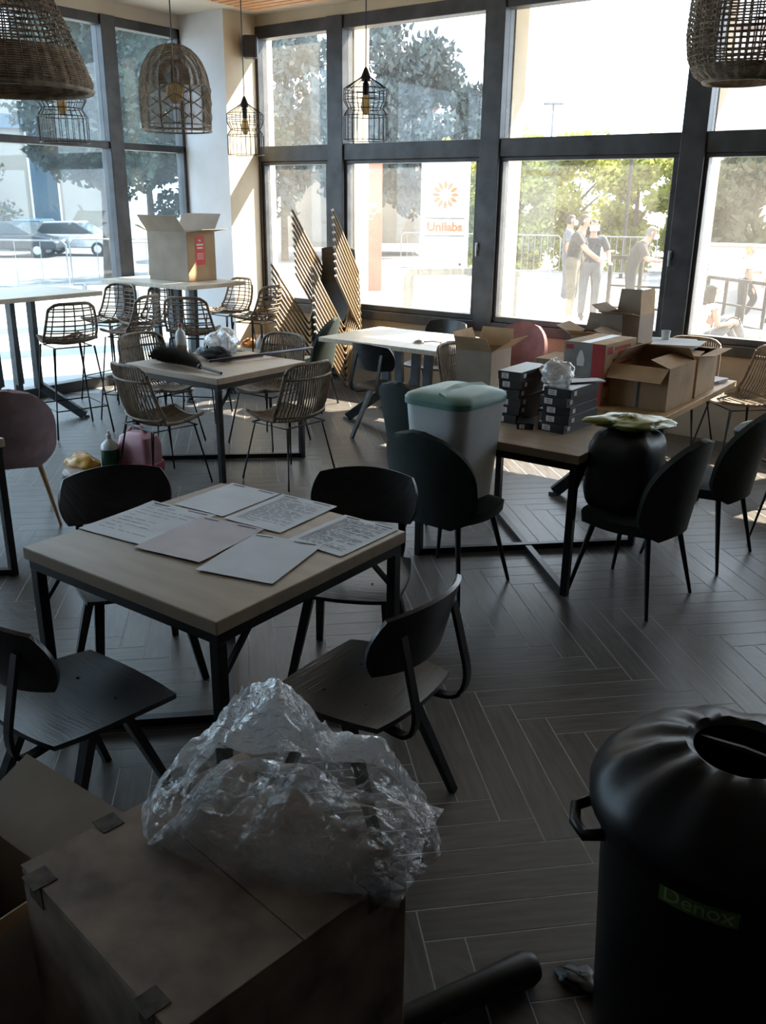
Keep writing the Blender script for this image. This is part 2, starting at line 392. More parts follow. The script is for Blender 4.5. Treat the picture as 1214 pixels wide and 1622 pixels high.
square_table((-2.165, 4.365, 0), .965, .96, 'square wooden table carrying the stacks of small black boxes', 'table_wood')
square_table((-4.60, 1.90, 0), .96, .96, 'square table cut off at the left picture edge beside the pink chair')

def spider_table(loc, w, d, h, label, top, rz=0, ru=.10, rf=.42, group=None, name='pedestal_table', bend=.26):
    t = empty(name, loc, rz, label, 'table', group)
    MB().box((0,0,h-.02), (w,d,.04)).build('tabletop', top, t, bevel=.004)
    MB().box((0,0,h-.045), (.5,.3,.01)).build('mounting_plate', 'blue_steel', t)
    for x in (-1, 1):
        for y in (-1, 1):
            p = [(x*ru*1.7, y*ru, h-.05), (x*ru*1.5, y*ru, bend), (x*rf, y*rf*.62, .02)]
            m = MB(); m.bar(p[0], p[1], .075, .045, up=(0,1,0)); m.bar(Vector(p[1])+Vector((0,0,.03)), p[2], .045, .075, up=(0,0,1)); m.box((x*rf, y*rf*.62, .01), (.06,.05,.02))
            m.build('leg', 'blue_steel', t)
    return t
spider_table((-7.42, 4.50, 0), .90, 1.32, 1.10, 'tall bar table with pale top at the left edge, nothing on it', 'oak_light', rz=0, group='bar tables by the left window', rf=.5)
spider_table((-7.14, 6.14, 0), 1.25, .78, 1.13, 'tall bar table carrying the big open carton by the pillar', 'oak_light', rz=R(1), group='bar tables by the left window', rf=.48, name='pedestal_table')
spider_table((-4.55, 6.55, 0), 1.30, .92, .75, 'pale dining table under the window beside the stacked chairs', 'oak_light', rf=.46)
spider_table((-2.10, 5.65, 0), .90, 1.44, .75, 'orange-brown dining table piled with opened cartons', 'oak_orange', rf=.40)

# ------------------------------------------------------------------ chairs: black plywood
def squircle(s, t, a=.36): return s*math.sqrt(1-a*t*t), t*math.sqrt(1-a*s*s)
def wood_chair():
    t = empty('plywood_chair', (0,0,0))
    def seat(u, v):
        s, q = squircle(2*u-1, 2*v-1, .17); x = s*.236*(1+.05*q); y = .01+q*.226
        return (x, y, .452-.018*(q > 0)*q**2-.012*(1-s*s)*(1-q*q)+.006*s*s)
    MB().grid(seat, 14, 14, .016).build('seat', 'black_wood', t, smooth=35)
    def back(u, v):
        s, q = squircle(2*u-1, 2*v-1, .24); x = s*.228; h = .112*(1-.05*s*s)
        return (x, -.245+.075*s*s-.03*q, .715+q*h)
    MB().grid(back, 16, 10, -.014).build('backrest', 'black_wood', t, smooth=35)
    for s in (-1, 1):
        pts = spline([(s*.10, .02, .425), (s*.125, -.16, .415), (s*.142, -.262, .425), (s*.148, -.292, .50), (s*.146, -.268, .62), (s*.142, -.236, .74)], 5)
        m = MB()
        for a, b in zip(pts, pts[1:]): m.bar(a, Vector(b)+(Vector(b)-Vector(a))*.08, .030, .013, up=(0,1,0) if abs(a.z-b.z) > abs(a.y-b.y) else (0,0,1))
        m.build('back_support', 'black_metal', t)
        for y0, y1 in ((.06, .225), (-.04, -.225)):
            MB().bar((s*.150, y0, .435), (s*.215, y1, 0), .030, .040, up=(1,0,0), taper=.72).build('leg', 'black_wood', t)
    MB().box((0, .01, .427), (.32,.16,.02)).build('seat_bracket', 'black_metal', t)
    for x, y in ((-.1,.08),(.1,.08),(-.1,-.08),(.1,-.08)): MB().lathe([(.005,0),(.005,.003)], 8, (x, y, .4425), cap_t=True).build('screw', 'black_metal', t)
    return t
proto_w = wood_chair()
WC = [(-2.835, 2.12, -25, 'black plywood chair behind the paper-strewn table, on its left side'),
      (-2.10, 2.66, -66, 'black plywood chair at the far right side of the paper-strewn table'),
      (-2.185, 1.375, 88, 'black plywood chair at the lower left with a bluish gleam on its seat'),
      (-1.525, 1.985, 182, 'black plywood chair beside the clear plastic sheet, its back toward the open floor'),
      (-4.30, 5.93, 82, 'black plywood chair pushed up to the near side of the pale window table'),
      (-4.62, 7.10, -90, 'black plywood chair between the pale table and the window')]
def place(proto, lst, cat, group):
    out = []
    for i, q in enumerate(lst):
        o = proto if i == 0 else copy_tree(proto)
        o.location = (q[0], q[1], q[4] if len(q) > 4 else 0); o.rotation_euler = (0, 0, R(q[2]-90)); tag(o, q[3], cat, group); out.append(o)
    return out
place(proto_w, WC, 'chair', 'black plywood chairs')

# ------------------------------------------------------------------ chairs: upholstered shell
def shell_chair(m, legm):
    t = empty('upholstered_chair', (0,0,0))
    def seat(u, v):
        s, q = squircle(2*u-1, 2*v-1, .34); return (s*.245, .01+q*.235, .475-.030*(abs(s)**4+abs(q)**4)/1.2+.01*(1-s*s)*(-1))
    MB().grid(seat, 14, 14, .055).build('seat', m, t, smooth=60)
    def back(u, v):
        s, q = 2*u-1, v; w = .238+.02*math.sin(PI*q*.8)
        if q > .42: w *= max(.02, 1-((q-.42)/.585)**2.7)**.5
        if q < .28: w *= 1-.42*((.28-q)/.28)**2.2
        x = s*w; return (x, -.205-.075*q+.115*(s*w/.25)**2*(1-.35*q), .395+.475*q-.02*s*s*(1-q))
    MB().grid(back, 16, 16, -.034).build('backrest', m, t, smooth=60)
    for x in (-1, 1):
        for y in (-1, 1):
            MB().tube([(x*.15, y*.14, .43), (x*.235, y*.225, 0)], .016, 8, rs=[.017, .009]).build('leg', legm, t, smooth=50)
    MB().box((0, .0, .418), (.30,.30,.02)).build('underframe', 'black_metal', t)
    return t
pg = shell_chair('green_velvet', 'black_metal')
GC = [(-2.285, 3.70, 86, 'dark green velvet chair with the white lidded bin standing on its seat'),
      (-3.02, 4.62, 75, 'dark green velvet chair half hidden behind the white lidded bin'),
      (-1.46, 4.14, 173, 'dark green velvet chair with the black rubbish bag on its seat'),
      (-1.37, 4.93, 174, 'dark green velvet chair right behind the one with the rubbish bag'),
      (-1.36, 6.35, 180, 'dark green velvet chair cut by the right edge, before the sunlit rattan chair'),
      (-5.62, 6.42, 200, 'dark green velvet chair in front of the stacked chairs')]
place(pg, GC, 'chair', 'dark green velvet chairs')
pp = shell_chair('pink_velvet', 'leg_oak')
place(pp, [(-4.93, 2.86, 152, 'dusty pink velvet chair with wooden legs at the left picture edge')], 'chair', None)
pr_ = shell_chair('red_velvet', 'leg_oak')
place(pr_, [(-3.83, 7.14, -88, 'dusky red velvet chair under the window behind the open carton', .0)], 'chair', None)

# ------------------------------------------------------------------ chairs: rattan
def rattan_pts(prof, n=7): return spline([(0, y, z) for y, z in prof], n)
def rattan_shell(t, prof, halfw, nrod, r, crossb, matn, split, lift_b=.10, lift_s=.035, cross=None):
    base = rattan_pts(prof); N = len(base); ks = int(N*split)
    def pt(i, u):
        f = i/(N-1); w = halfw(f); b = base[i]; kb = max(0, 1-f/split) if f < split else 0; kk = min(1, f/split) if f < split else 1-.5*(f-split)/(1-split)
        back = min(1, max(0, (split+.12-f)/.2))
        return Vector((u*w, b.y+lift_b*u*u*back*(.5+.5*kk), b.z+lift_s*u*u*(1-back)-(.035*u**6 if f < .05 else 0)))
    mb, ms = MB(), MB()
    for k in range(nrod):
        u = -1+2*(k+.5)/nrod
        mb.tube([pt(i, u) for i in range(0, ks+1)], r, 5); ms.tube([pt(i, u) for i in range(ks, N)], r, 5)
    if cross:
        for f in cross:
            i = min(N-1, int(f*(N-1))); (mb if i <= ks else ms).tube([pt(i, -1+2*j/12)+Vector((0,-.004,0)) for j in range(13)], r, 5)
    mb.build('backrest', matn, t, smooth=True); ms.build('seat', matn, t, smooth=True)
    rim = [pt(i, -1) for i in range(N)]+[pt(N-1, -1+2*j/10) for j in range(1, 10)]+[pt(i, 1) for i in range(N-1, -1, -1)]+[pt(0, 1-2*j/10) for j in range(1, 10)]
    MB().tube(rim, r*1.9, 6, closed=True).build('rim', matn, t, smooth=True)
    for f in crossb:
        i = int(f*(N-1)); MB().tube([pt(i, -1+2*j/14)+Vector((0, -.008, 0)) for j in range(15)], r*1.5, 5).build('binding', matn, t, smooth=True)
def hairpin(t, x, y, ztop, spread=.07, inset=.07, r=.0055):
    f = Vector((x, y, .006))
    a = Vector((x*.72-math.copysign(0, x), y*.98-math.copysign(inset, y), ztop)); b = Vector((x*.98-math.copysign(inset, x), y*.72, ztop))
    MB().tube([a, f+Vector((0,0,.012)), f, f+Vector((math.copysign(.006,x),0,.012)), b], r, 6).build('leg', 'black_metal', t)
def rattan_chair():
    t = empty('rattan_chair', (0,0,0))
    rattan_shell(t, [(-.265,.865),(-.250,.72),(-.215,.56),(-.150,.462),(-.02,.438),(.12,.445),(.235,.462)], lambda f: .205+.035*math.sin(PI*min(1, f*1.15))-(.03*max(0, f-.8)/.2), 21, .0062, (.13, .44), 'rattan', .46, cross=(.75,))
    MB().tube([(-.19,-.17,.428),(.19,-.17,.428),(.19,.17,.428),(-.19,.17,.428)], .006, 6, closed=True).build('seat_ring', 'black_metal', t)
    for x in (-1, 1):
        for y in (-1, 1): hairpin(t, x*.235, y*.235, .43)
    return t
pr0 = rattan_chair()
RC = [(-4.80, 3.93, 82, 'low rattan chair seen from behind, nearest the bottles and bags on the floor'),
      (-5.66, 4.66, -2, 'low rattan chair on the window-left side of the duster table'),
      (-4.98, 5.20, -88, 'low rattan chair on the far side of the duster table, before the green chair'),
      (-4.17, 4.55, 176, 'low rattan chair on the right of the duster table, rods lit from behind'),
      (-3.44, 5.86, 2, 'low rattan chair with an open carton on its seat'),
      (-2.30, 7.20, -92, 'low rattan chair between the piled cartons and the front window'),
      (-1.80, 7.13, 225, 'low rattan chair at the right edge with sunlit rods, under the window'),
      (-.93, 5.50, 178, 'low rattan chair cut by the right edge behind the green chairs')]
place(pr0, RC, 'chair', 'low rattan chairs')
def rattan_stool():
    t = empty('rattan_bar_stool', (0,0,0))
    rattan_shell(t, [(-.235,1.10),(-.235,.98),(-.205,.85),(-.13,.775),(0,.755),(.11,.76),(.20,.775)], lambda f: .175+.045*math.sin(PI*min(1, f*1.1)), 5, .0062, (), 'rattan', .46, lift_b=.11, cross=[.03+.043*k for k in range(23)])
    MB().tube([(-.15,-.15,.742),(.15,-.15,.742),(.15,.15,.742),(-.15,.15,.742)], .006, 6, closed=True).build('seat_ring', 'black_metal', t)
    for x in (-1, 1):
        for y in (-1, 1): hairpin(t, x*.235, y*.235, .745)
    MB().tube([(-.215,-.215,.24),(.215,-.215,.24),(.215,.215,.24),(-.215,.215,.24)], .0055, 6, closed=True).build('footrest', 'black_metal', t)
    return t
ps0 = rattan_stool()
BS = [(-6.52, 4.43, 165, 'rattan bar stool nearest the viewer, in front of the empty bar table'),
      (-7.35, 5.50, -80, 'rattan bar stool at the far side of the empty bar table, left of a pair'),
      (-6.98, 5.62, -100, 'rattan bar stool at the far side of the empty bar table, right of a pair'),
      (-6.55, 5.12, 200, 'rattan bar stool standing between the two bar tables'),
      (-6.10, 5.45, 118, 'rattan bar stool before the carton table, seen from behind'),
      (-7.20, 3.85, 20, 'rattan bar stool cut by the left edge under the empty bar table'),
      (-7.05, 6.80, -95, 'rattan bar stool behind the carton table against the white pillar'),
      (-6.40, 6.55, 190, 'rattan bar stool right of the carton table, before the cream pillar')]
place(ps0, BS, 'bar stool', 'rattan bar stools')

# ------------------------------------------------------------------ stack of chairs lying on their backs, legs up
mat('stack_leg', (.33, .235, .145), .45, .2, var=.15, scale=6)
def stacked_chair():
    t = empty('stacking_chair', (-6.02, 7.0, 0))
    for s in (-1, 1):
        x = s*.235
        pts = [(x*1.12, .0, 1.77), (x, .42, 1.20), (x, .44, 1.17), (x, .43, 1.13), (x, .22, .66), (x, .20, .64), (x, .17, .66), (x*1.12, -.32, 1.26)]
        m = MB(); m.tube([pts[0], pts[1], pts[2], pts[3]], .0135, 6); m.build('rear_leg', 'stack_leg', t, smooth=True)
        m = MB(); m.tube(pts[3:], .0135, 6); m.build('front_leg', 'stack_leg', t, smooth=True)
        for p, q in ((pts[0], pts[1]), (pts[7], pts[6])):
            d = (Vector(p)-Vector(q)).normalized(); MB().tube([Vector(p)-d*.004, Vector(p)+d*.012], .014, 8).build('foot_cap', 'white_plastic', t)
    def seat(u, v):
        s = 2*u-1; return (s*.225, lerp(.24, .45, v)+.035*math.sin(PI*v)-.03*s*s, lerp(.68, 1.17, v)-.02*math.sin(PI*v)+.02*s*s)
    MB().grid(seat, 8, 8, .012).build('seat', 'black_plastic', t, smooth=40)
    def back(u, v):
        s = 2*u-1; return (s*.215, lerp(.46, .43, v)-.04*s*s, lerp(1.17, 1.42, v)-.03*s*s*v)
    MB().grid(back, 8, 6, .012).build('backrest', 'black_plastic', t, smooth=40)
    return t
st0 = stacked_chair()
SL = ['topmost', 'second', 'third', 'fourth', 'fifth', 'sixth', 'seventh', 'eighth', 'ninth', 'lowest']
for k in range(10):
    o = st0 if k == 0 else copy_tree(st0)
    o.location = (-6.02+.004*k, 6.98-.0*k, .036-.068*k); tag(o, SL[k]+' chair counted from the top of the tipped chair stack', 'chair', 'tipped stack of chairs')
# ------------------------------------------------------------------ cartons
def carton(loc, w, d, h, rz, label, m='cardboard', flaps=(), name='open_carton', t=.004, inner=None, group='opened cartons'):
    o = empty(name, loc, rz, label, 'carton', group)
    b = MB(); b.box((0,0,t/2), (w,d,t))
    for x in (-1,1): b.box((x*(w/2-t/2),0,h/2), (t,d,h))
    for y in (-1,1): b.box((0,y*(d/2-t/2),h/2), (w-2*t,t,h))
    b.build('body', m, o)
    for side, ang, ln, *mm in flaps:
        sg = 1 if side[1] == '+' else -1; a = R(ang); v = Vector((0, sg*math.sin(a), math.cos(a))); L = w
        if side[0] == 'x': v = Vector((sg*math.sin(a), 0, math.cos(a))); L = d
        hp = Vector((0, sg*(d/2-t/2), h)) if side[0] == 'y' else Vector((sg*(w/2-t/2), 0, h))
        f = MB(); ax = Vector((1,0,0)) if side[0] == 'y' else Vector((0,1,0)); nn = ax.cross(v).normalized()*t/2
        k = L/2-.003; q = [hp-ax*k, hp+ax*k, hp+ax*(k-.012)+v*ln, hp-ax*(k-.012)+v*ln]
        f.add([p-nn for p in q]+[p+nn for p in q], [(3,2,1,0),(4,5,6,7),(0,1,5,4),(1,2,6,5),(2,3,7,6),(3,0,4,7)])
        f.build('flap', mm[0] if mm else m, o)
    return o
# big wooden-looking crate-like carton in the foreground
BX = empty('large_carton', (-1.158, 1.005, 0), R(-8), 'large worn brown carton in the foreground under a clear plastic sheet', 'carton')
MB().box((0,0,.298), (.56,.57,.596)).build('body', 'cardboard_old', BX, bevel=.006)
for y in (-.142, .142): MB().box((0,y*1.005,.5985), (.564,.283,.005)).build('top_flap', 'cardboard_old', BX, bevel=.0015)
mat('tape', (.22, .165, .10), .3, var=.3, scale=20)
mat('tape_edge', (.075, .055, .04), .8, var=.4, scale=30)
for x, y, a, l, w in ((-.215,-.275,90,.05,.055), (.20,-.275,90,.05,.05), (-.14,.268,90,.045,.10), (-.272,-.09,0,.05,.05), (.268,.20,0,.05,.06)):
    p = MB(); p.box((x,y,.6025), (w if a else l, l if a else w, .0016))
    if a: p.box((x, math.copysign(.2862, y), .575), (w,.0016,.055))
    else: p.box((math.copysign(.2832, x), y, .575), (.0016,w,.055))
    p.build('tape_patch', 'tape_edge', BX)
MB().box((-.2812,-.11,.30), (.0016,.045,.13)).build('yellow_label', mat('yellow_label', (.42,.33,.03), .6), BX)
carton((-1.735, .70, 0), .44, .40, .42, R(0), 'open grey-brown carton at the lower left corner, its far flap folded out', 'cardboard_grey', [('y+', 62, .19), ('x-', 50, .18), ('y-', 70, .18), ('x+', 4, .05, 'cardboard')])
def blob(name, loc, r, m, label, cat, seed, n=18, group=None, amp=.25, sharp=5, flat=True, boxy=1):
    def f(u, v):
        a = 2*PI*u; q = PI*v; p = Vector((math.sin(q)*math.cos(a), math.sin(q)*math.sin(a), -math.cos(q)))
        if boxy != 1: p = Vector([math.copysign(abs(c)**boxy, c) for c in p])
        k = 1+amp*noise.noise(p*1.6+Vector((seed,0,0)))+amp*.55*(.5-abs(noise.noise(p*sharp+Vector((0,seed,0)))))
        z = p.z*k*r[2]
        return (p.x*k*r[0], p.y*k*r[1], max(z, -r[2]*.82) if flat else z)
    m_ = MB().grid(f, n*2, n); o = m_.build(name, m, smooth=55); o.location = (loc[0], loc[1], loc[2]+r[2]*.82)
    return tag(o, label, cat, group)
blob('rubbish_sack', (-1.745, .70, .01), (.165,.14,.20), 'black_plastic', 'black plastic sack stuffed in the lower left carton', 'bag', 3)
# clear plastic sheeting
def film(name, col=(.85,.88,.92), alpha=.80, rough=.12):
    m = bpy.data.materials.new(name); m.use_nodes = True; nt = m.node_tree; nt.nodes.clear(); N = nt.nodes.new
    o = N('ShaderNodeOutputMaterial'); t = N('ShaderNodeBsdfTransparent'); g = N('ShaderNodeBsdfGlossy'); g.inputs['Roughness'].default_value = rough; d = N('ShaderNodeBsdfTranslucent'); df = N('ShaderNodeBsdfDiffuse')
    d.inputs[0].default_value = (*col,1); df.inputs[0].default_value = (*col,1)
    tc = N('ShaderNodeTexCoord'); nz = N('ShaderNodeTexNoise'); nz.inputs['Scale'].default_value = 26; nz.inputs['Detail'].default_value = 4; nz.inputs['Distortion'].default_value = 1.2
    nt.links.new(tc.outputs['Object'], nz.inputs['Vector']); bp = N('ShaderNodeBump'); bp.inputs['Strength'].default_value = .7; bp.inputs['Distance'].default_value = .02
    nt.links.new(nz.outputs['Fac'], bp.inputs['Height'])
    for s in (g, d, df): nt.links.new(bp.outputs[0], s.inputs['Normal'])
    a0 = N('ShaderNodeMixShader'); a0.inputs[0].default_value = .5; nt.links.new(d.outputs[0], a0.inputs[1]); nt.links.new(df.outputs[0], a0.inputs[2])
    a1 = N('ShaderNodeMixShader'); a1.inputs[0].default_value = .72; nt.links.new(a0.outputs[0], a1.inputs[1]); nt.links.new(g.outputs[0], a1.inputs[2])
    fr = N('ShaderNodeFresnel'); fr.inputs[0].default_value = 1.5; nt.links.new(bp.outputs[0], fr.inputs['Normal']); ad = N('ShaderNodeMath'); ad.operation = 'ADD'; ad.use_clamp = True; ad.inputs[1].default_value = 1-alpha; nt.links.new(fr.outputs[0], ad.inputs[0])
    a2 = N('ShaderNodeMixShader'); nt.links.new(ad.outputs[0], a2.inputs[0]); nt.links.new(t.outputs[0], a2.inputs[1]); nt.links.new(a1.outputs[0], a2.inputs[2]); nt.links.new(a2.outputs[0], o.inputs[0]); MATS[name] = m
film('clear_film', alpha=.90)
film('cloudy_film', (.88,.88,.88), .55, .25)
def ridged(p, o=4):
    v = 0; a = 1; f = 1
    for i in range(o): v += a*(1-2*abs(noise.noise(p*f))); a *= .5; f *= 2.1
    return v
def sheet(u, v):
    a, b = 2*u-1, 2*v-1; x = a*math.sqrt(1-.35*b*b)*.335; y = b*math.sqrt(1-.35*a*a)*.205
    e = max(abs(a), abs(b)); dome = max(0, 1-e**2.2)
    q = Vector((x*4.2, y*4.2, 2.7)); r = ridged(q, 5)
    z = .612+dome*(.10+.085*r)+.12*math.exp(-((x+.05)**2+(y-.09)**2)/.016)*dome+.012*r*(e > .5)
    wv = noise.noise_vector(Vector((x*9, y*9, 5)))*.035
    return (x+wv.x, y+wv.y-.01*dome, max(.608, z))
sh = MB().grid(sheet, 70, 50); sh.v = [(x*.97-y*.30, x*.30+y*.97, z) for x, y, z in sh.v]
so = sh.build('plastic_sheet', 'clear_film', smooth=28); so.location = (-1.125, 1.195, 0); tag(so, 'crumpled clear plastic sheet heaped on the large carton', 'plastic sheet')
def sheet2(u, v):
    x, y = (2*u-1)*.28, (2*v-1)*.16; r = ridged(Vector((x*5, y*5, 9.1)), 4); e = max(abs(2*u-1), abs(2*v-1))
    return (x+.03*noise.noise(Vector((y*9, 1, 2))), y+.03*noise.noise(Vector((x*9, 4, 2))), .606+max(0, (1-e**2))*(.06+.05*r))
s2 = MB().grid(sheet2, 40, 30).build('inner_fold', 'clear_film', so, smooth=28); s2.location = (.03, .0, 0); s2.rotation_euler = (0,0,R(18))

# ------------------------------------------------------------------ papers on the front table
def page(c, w, h, rz, label, m, lines, seed, bend=.005, z=.7508, stack=1):
    rng = random.Random(seed); o = empty('paper_sheet', (c[0], c[1], z), R(rz), label, 'paper', 'papers on the front table')
    ph = rng.random()*6
    def f(u, v):
        x, y = (u-.5)*w, (v-.5)*h
        k = .0008+bend*max(0, abs(2*v-1)-.55)**1.5*(.6+.4*math.sin(ph+u*3))+.003*abs(noise.noise(Vector((x*9+seed, y*9, seed))))
        return (x, y, k+.0006*stack)
    MB().grid(f, 14, 18, .0006 if stack == 1 else .0015).build('page', m, o, smooth=25)
    for nm, mm, rows in (('text', 'ink_grey', lines),):
        p = MB()
        for r in range(rows):
            v = .90-.8*r/max(1, rows); u0 = .10; 
            while u0 < .84:
                l = rng.uniform(.05,.20)
                a = Vector(f(u0, v)); b = Vector(f(min(.9, u0+l), v)); hh = .0022
                p.add([a+Vector((0,-hh,.0007)), b+Vector((0,-hh,.0007)), b+Vector((0,hh,.0007)), a+Vector((0,hh,.0007))], [(0,1,2,3)])
                u0 += l+rng.uniform(.02,.06)
                if rng.random() < .12: break
        if rows: p.build(nm, mm, o)['kind'] = 'stuff'
    h_ = MB()
    for u0, u1, v in ((.08,.32,.955),(.62,.92,.955)): 
        a = Vector(f(u0, v)); b = Vector(f(u1, v)); h_.add([a+Vector((0,-.004,.0008)), b+Vector((0,-.004,.0008)), b+Vector((0,.004,.0008)), a+Vector((0,.004,.0008))], [(0,1,2,3)])
    h_.build('heading', 'ink', o)['kind'] = 'stuff'
    return o
page((-2.53, 2.385), .26, .34, 3, 'white sheet at the far corner of the front table', 'paper', 0, 2)
page((-2.245, 2.395), .275, .36, 4, 'thick printed form in the middle of the far row of papers', 'paper', 26, 3, stack=3)
page((-1.905, 2.355), .255, .34, 0, 'printed form lying at the right corner of the front table', 'paper', 34, 4, stack=2)
page((-2.565, 2.01), .33, .375, 5, 'sheet at the left of the near row, curling off the wood', 'paper', 10, 5, bend=.014)
page((-2.28, 2.01), .29, .37, 8, 'pinkish sheet in the middle of the near row', 'paper_pink', 0, 6, z=.7545)
page((-1.985, 2.015), .285, .37, 14, 'blank white sheet nearest the front corner, holes punched along one edge', 'paper', 0, 7, z=.7535)

# ------------------------------------------------------------------ black rubbish bin with domed lid
BN = empty('rubbish_bin', (-.335, 1.745, 0), 0, 'tall round black rubbish bin with domed lid at the lower right', 'bin')
MB().lathe([(.0,.0),(.235,.0),(.24,.02),(.272,.64),(.292,.645),(.292,.665),(.28,.67),(.28,.69),(.268,.69),(.262,.64),(.23,.03),(0,.03)], 48).build('body', 'bin_plastic', BN, smooth=30)
lid = MB()
def lidf(u, v):
    a = 2*PI*u; fl = .006*math.cos(a*12)*math.sin(PI*min(1, v*1.2)); pr = [(.302,.665),(.304,.70),(.285,.735),(.24,.775),(.17,.812),(.115,.825),(.098,.815),(.095,.76)]
    q = v*(len(pr)-1); i = min(int(q), len(pr)-2); t = q-i; r = lerp(pr[i][0], pr[i+1][0], t); z = lerp(pr[i][1], pr[i+1][1], t)
    return (r*math.cos(a), r*math.sin(a), z+fl)
lid.grid(lidf, 72, 14).build('lid', 'bin_plastic', BN, smooth=40)
MB().tube([(-.098,.02,.80),(0,.02,.806),(.098,.02,.80)], .008, 6).build('cross_bar', 'bin_plastic', BN)
for a in (215, 35):
    d = Vector((math.cos(R(a)), math.sin(R(a)), 0)); n = Vector((-d.y, d.x, 0)); h = MB()
    h.tube([d*.285+n*.06+Vector((0,0,.64)), d*.325+n*.05+Vector((0,0,.63)), d*.335+Vector((0,0,.625)), d*.325-n*.05+Vector((0,0,.63)), d*.285-n*.06+Vector((0,0,.64))], .013, 8)
    h.build('side_handle', 'bin_plastic', BN, smooth=True)
def wrap(v, a0=R(-90+4), z0=.612):
    rr = .2722+.0006+v.z; zz = z0+v.y; rr -= (.64-zz)*.0516; a = a0+v.x/.27; return Vector((rr*math.cos(a), rr*math.sin(a), zz))
st = MB(); st.grid(lambda u, v: wrap(Vector(((u-.5)*.155, (v-.5)*.044, 0))), 12, 2).build('sticker', 'sticker_green', BN)
text_mb('Denox', .050, lambda v: wrap(Vector((v.x, v.y, v.z+.0006))), .0003).build('lettering', 'sticker_text', BN)

# white bin with green lid on the green chair
WB = empty('lidded_bin', (-2.295, 3.735, .478), R(-3), 'white plastic bin with green flap lid standing on a green chair', 'bin')
def wbin(u, v):
    k = lerp(.78, 1, v); return None
m = MB(); n = 28
prof = [(.80,0),(.99,.46),(1.0,.50),(.96,.50),(.78,.02)]
o28 = rrect(.37, .43, .085, 6)
vs = [(x*k, y*k, z) for k, z in prof for x, y in o28]; q = len(o28)
m.add(vs, [tuple(range(q-1,-1,-1))]+[(i*q+j, i*q+(j+1)%q, (i+1)*q+(j+1)%q, (i+1)*q+j) for i in range(4) for j in range(q)]+[tuple(range(4*q, 5*q))])
m.build('body', 'white_plastic', WB, smooth=35)
l = MB(); prof = [(1.0,.485),(1.045,.487),(1.05,.515),(1.0,.53),(.80,.546),(.4,.556)]
vs = [(x*k, y*k, z) for k, z in prof for x, y in o28]
l.add(vs, [(i*q+j, i*q+(j+1)%q, (i+1)*q+(j+1)%q, (i+1)*q+j) for i in range(5) for j in range(q)]+[tuple(range(5*q, 6*q))])
lo = l.build('lid', 'green_lid', WB, smooth=35)
def ridge(u, v):
    y = (2*u-1)*.185; x = .055-.03*math.sin(PI*u); return (x-(v-.5)*.05, y, .550+.020*(v)-.012*abs(2*u-1))
MB().grid(ridge, 14, 3, .012).build('flap_edge', 'green_lid', lo, smooth=35)

# rubbish bag on green chair + yellow wrapper
blob('rubbish_bag', (-1.545, 4.135, .470), (.165,.175,.215), mat('black_bag', (.008,.008,.009), .5, var=.1), 'full black rubbish bag sitting on a green velvet chair', 'bag', 11, n=24, amp=.11, boxy=.55, sharp=7)
mat('yellow_film', (.46,.46,.16), .3, var=.25, scale=9, col2=(.17,.21,.06))
wr = blob('wrapper', (-1.54, 4.135, .868), (.185,.11,.033), 'yellow_film', 'crumpled yellow-green plastic wrapper lying on the black rubbish bag', 'wrapper', 83, n=26, amp=.45, sharp=9)
wr.rotation_euler = (0, R(3), R(52))

# ------------------------------------------------------------------ small black boxes with white labels
def black_box(loc, rz, label, w=.14, d=.30, h=.047, mark=2):
    o = empty('shoe_style_box', loc, rz, label, 'box', 'small black boxes'); o.name = 'black_box'
    MB().box((0,0,h/2-.002), (w-.004,d-.004,h-.004)).build('body', 'black_plastic', o)
    MB().box((0,0,h-.011), (w,d,.022)).build('lid', 'black_plastic', o, bevel=.001)
    MB().box((-w*.18,-d/2-.0006,h*.48), (w*.30,.0012,h*.62)).build('label_sticker', 'white_print', o)
    t = MB()
    for k in range(3): t.box((-w*.18,-d/2-.0016,h*(.32+.16*k)), (w*(.2 if k != 1 else .12),.0008,h*.06))
    t.build('label_print', 'ink', o)['kind'] = 'stuff'
    if mark > 1: MB().box((w/2+.0006,-d*.36,h*.5), (.0012,.03,h*.5)).build('side_sticker', 'white_print', o)
    return o
OR = ['bottom', 'second', 'third', 'fourth', 'fifth', 'top']
for k in range(6): black_box((-2.30+.006*((k*7)%3-1), 4.44+.007*((k*5)%3-1), .75+.0475*k), R(3+((k*11)%5-2)), OR[k]+' box of the taller stack of black boxes, beside the white bin', d=.34)
for k in range(5): black_box((-1.985+.006*((k*5)%3-1), 4.40+.006*((k*7)%3-1), .75+.0475*k), R(-3+((k*7)%5-2)), OR[k] if False else ['bottom','second','third','fourth','top'][k]+' box of the shorter stack of black boxes, nearer the rubbish bag', w=.16, d=.33)
black_box((-2.165, 4.25, .75), R(25), 'small black box lying flat between the two black box stacks', w=.09, d=.13, h=.035, mark=1)
for k in range(2): black_box((-2.135+.05*k, 4.47, .75), R(2), ['black box standing upright behind the small flat one, left of two', 'black box standing upright behind the small flat one, right of two'][k], w=.045, d=.20, h=.085, mark=1)
def paper_heap(name, loc, w, d, n, rz, label, m, seed, cat='papers', th=.004):
    rng = random.Random(seed); o = empty(name, loc, R(rz), label, cat)
    for k in range(n):
        MB().box((rng.uniform(-.02,.02), rng.uniform(-.02,.02), th*(k+.5)), (w*rng.uniform(.85,1), d*rng.uniform(.85,1), th*.8), Matrix.Rotation(R(rng.uniform(-9,9)), 3, 'Z')).build('sheet', m, o)
    return o
bc = blob('crumpled_film', (-2.02, 4.42, .990), (.085,.075,.07), 'cloudy_film', 'crumpled cloudy plastic on the shorter stack of black boxes', 'plastic wrap', 21, amp=.4)
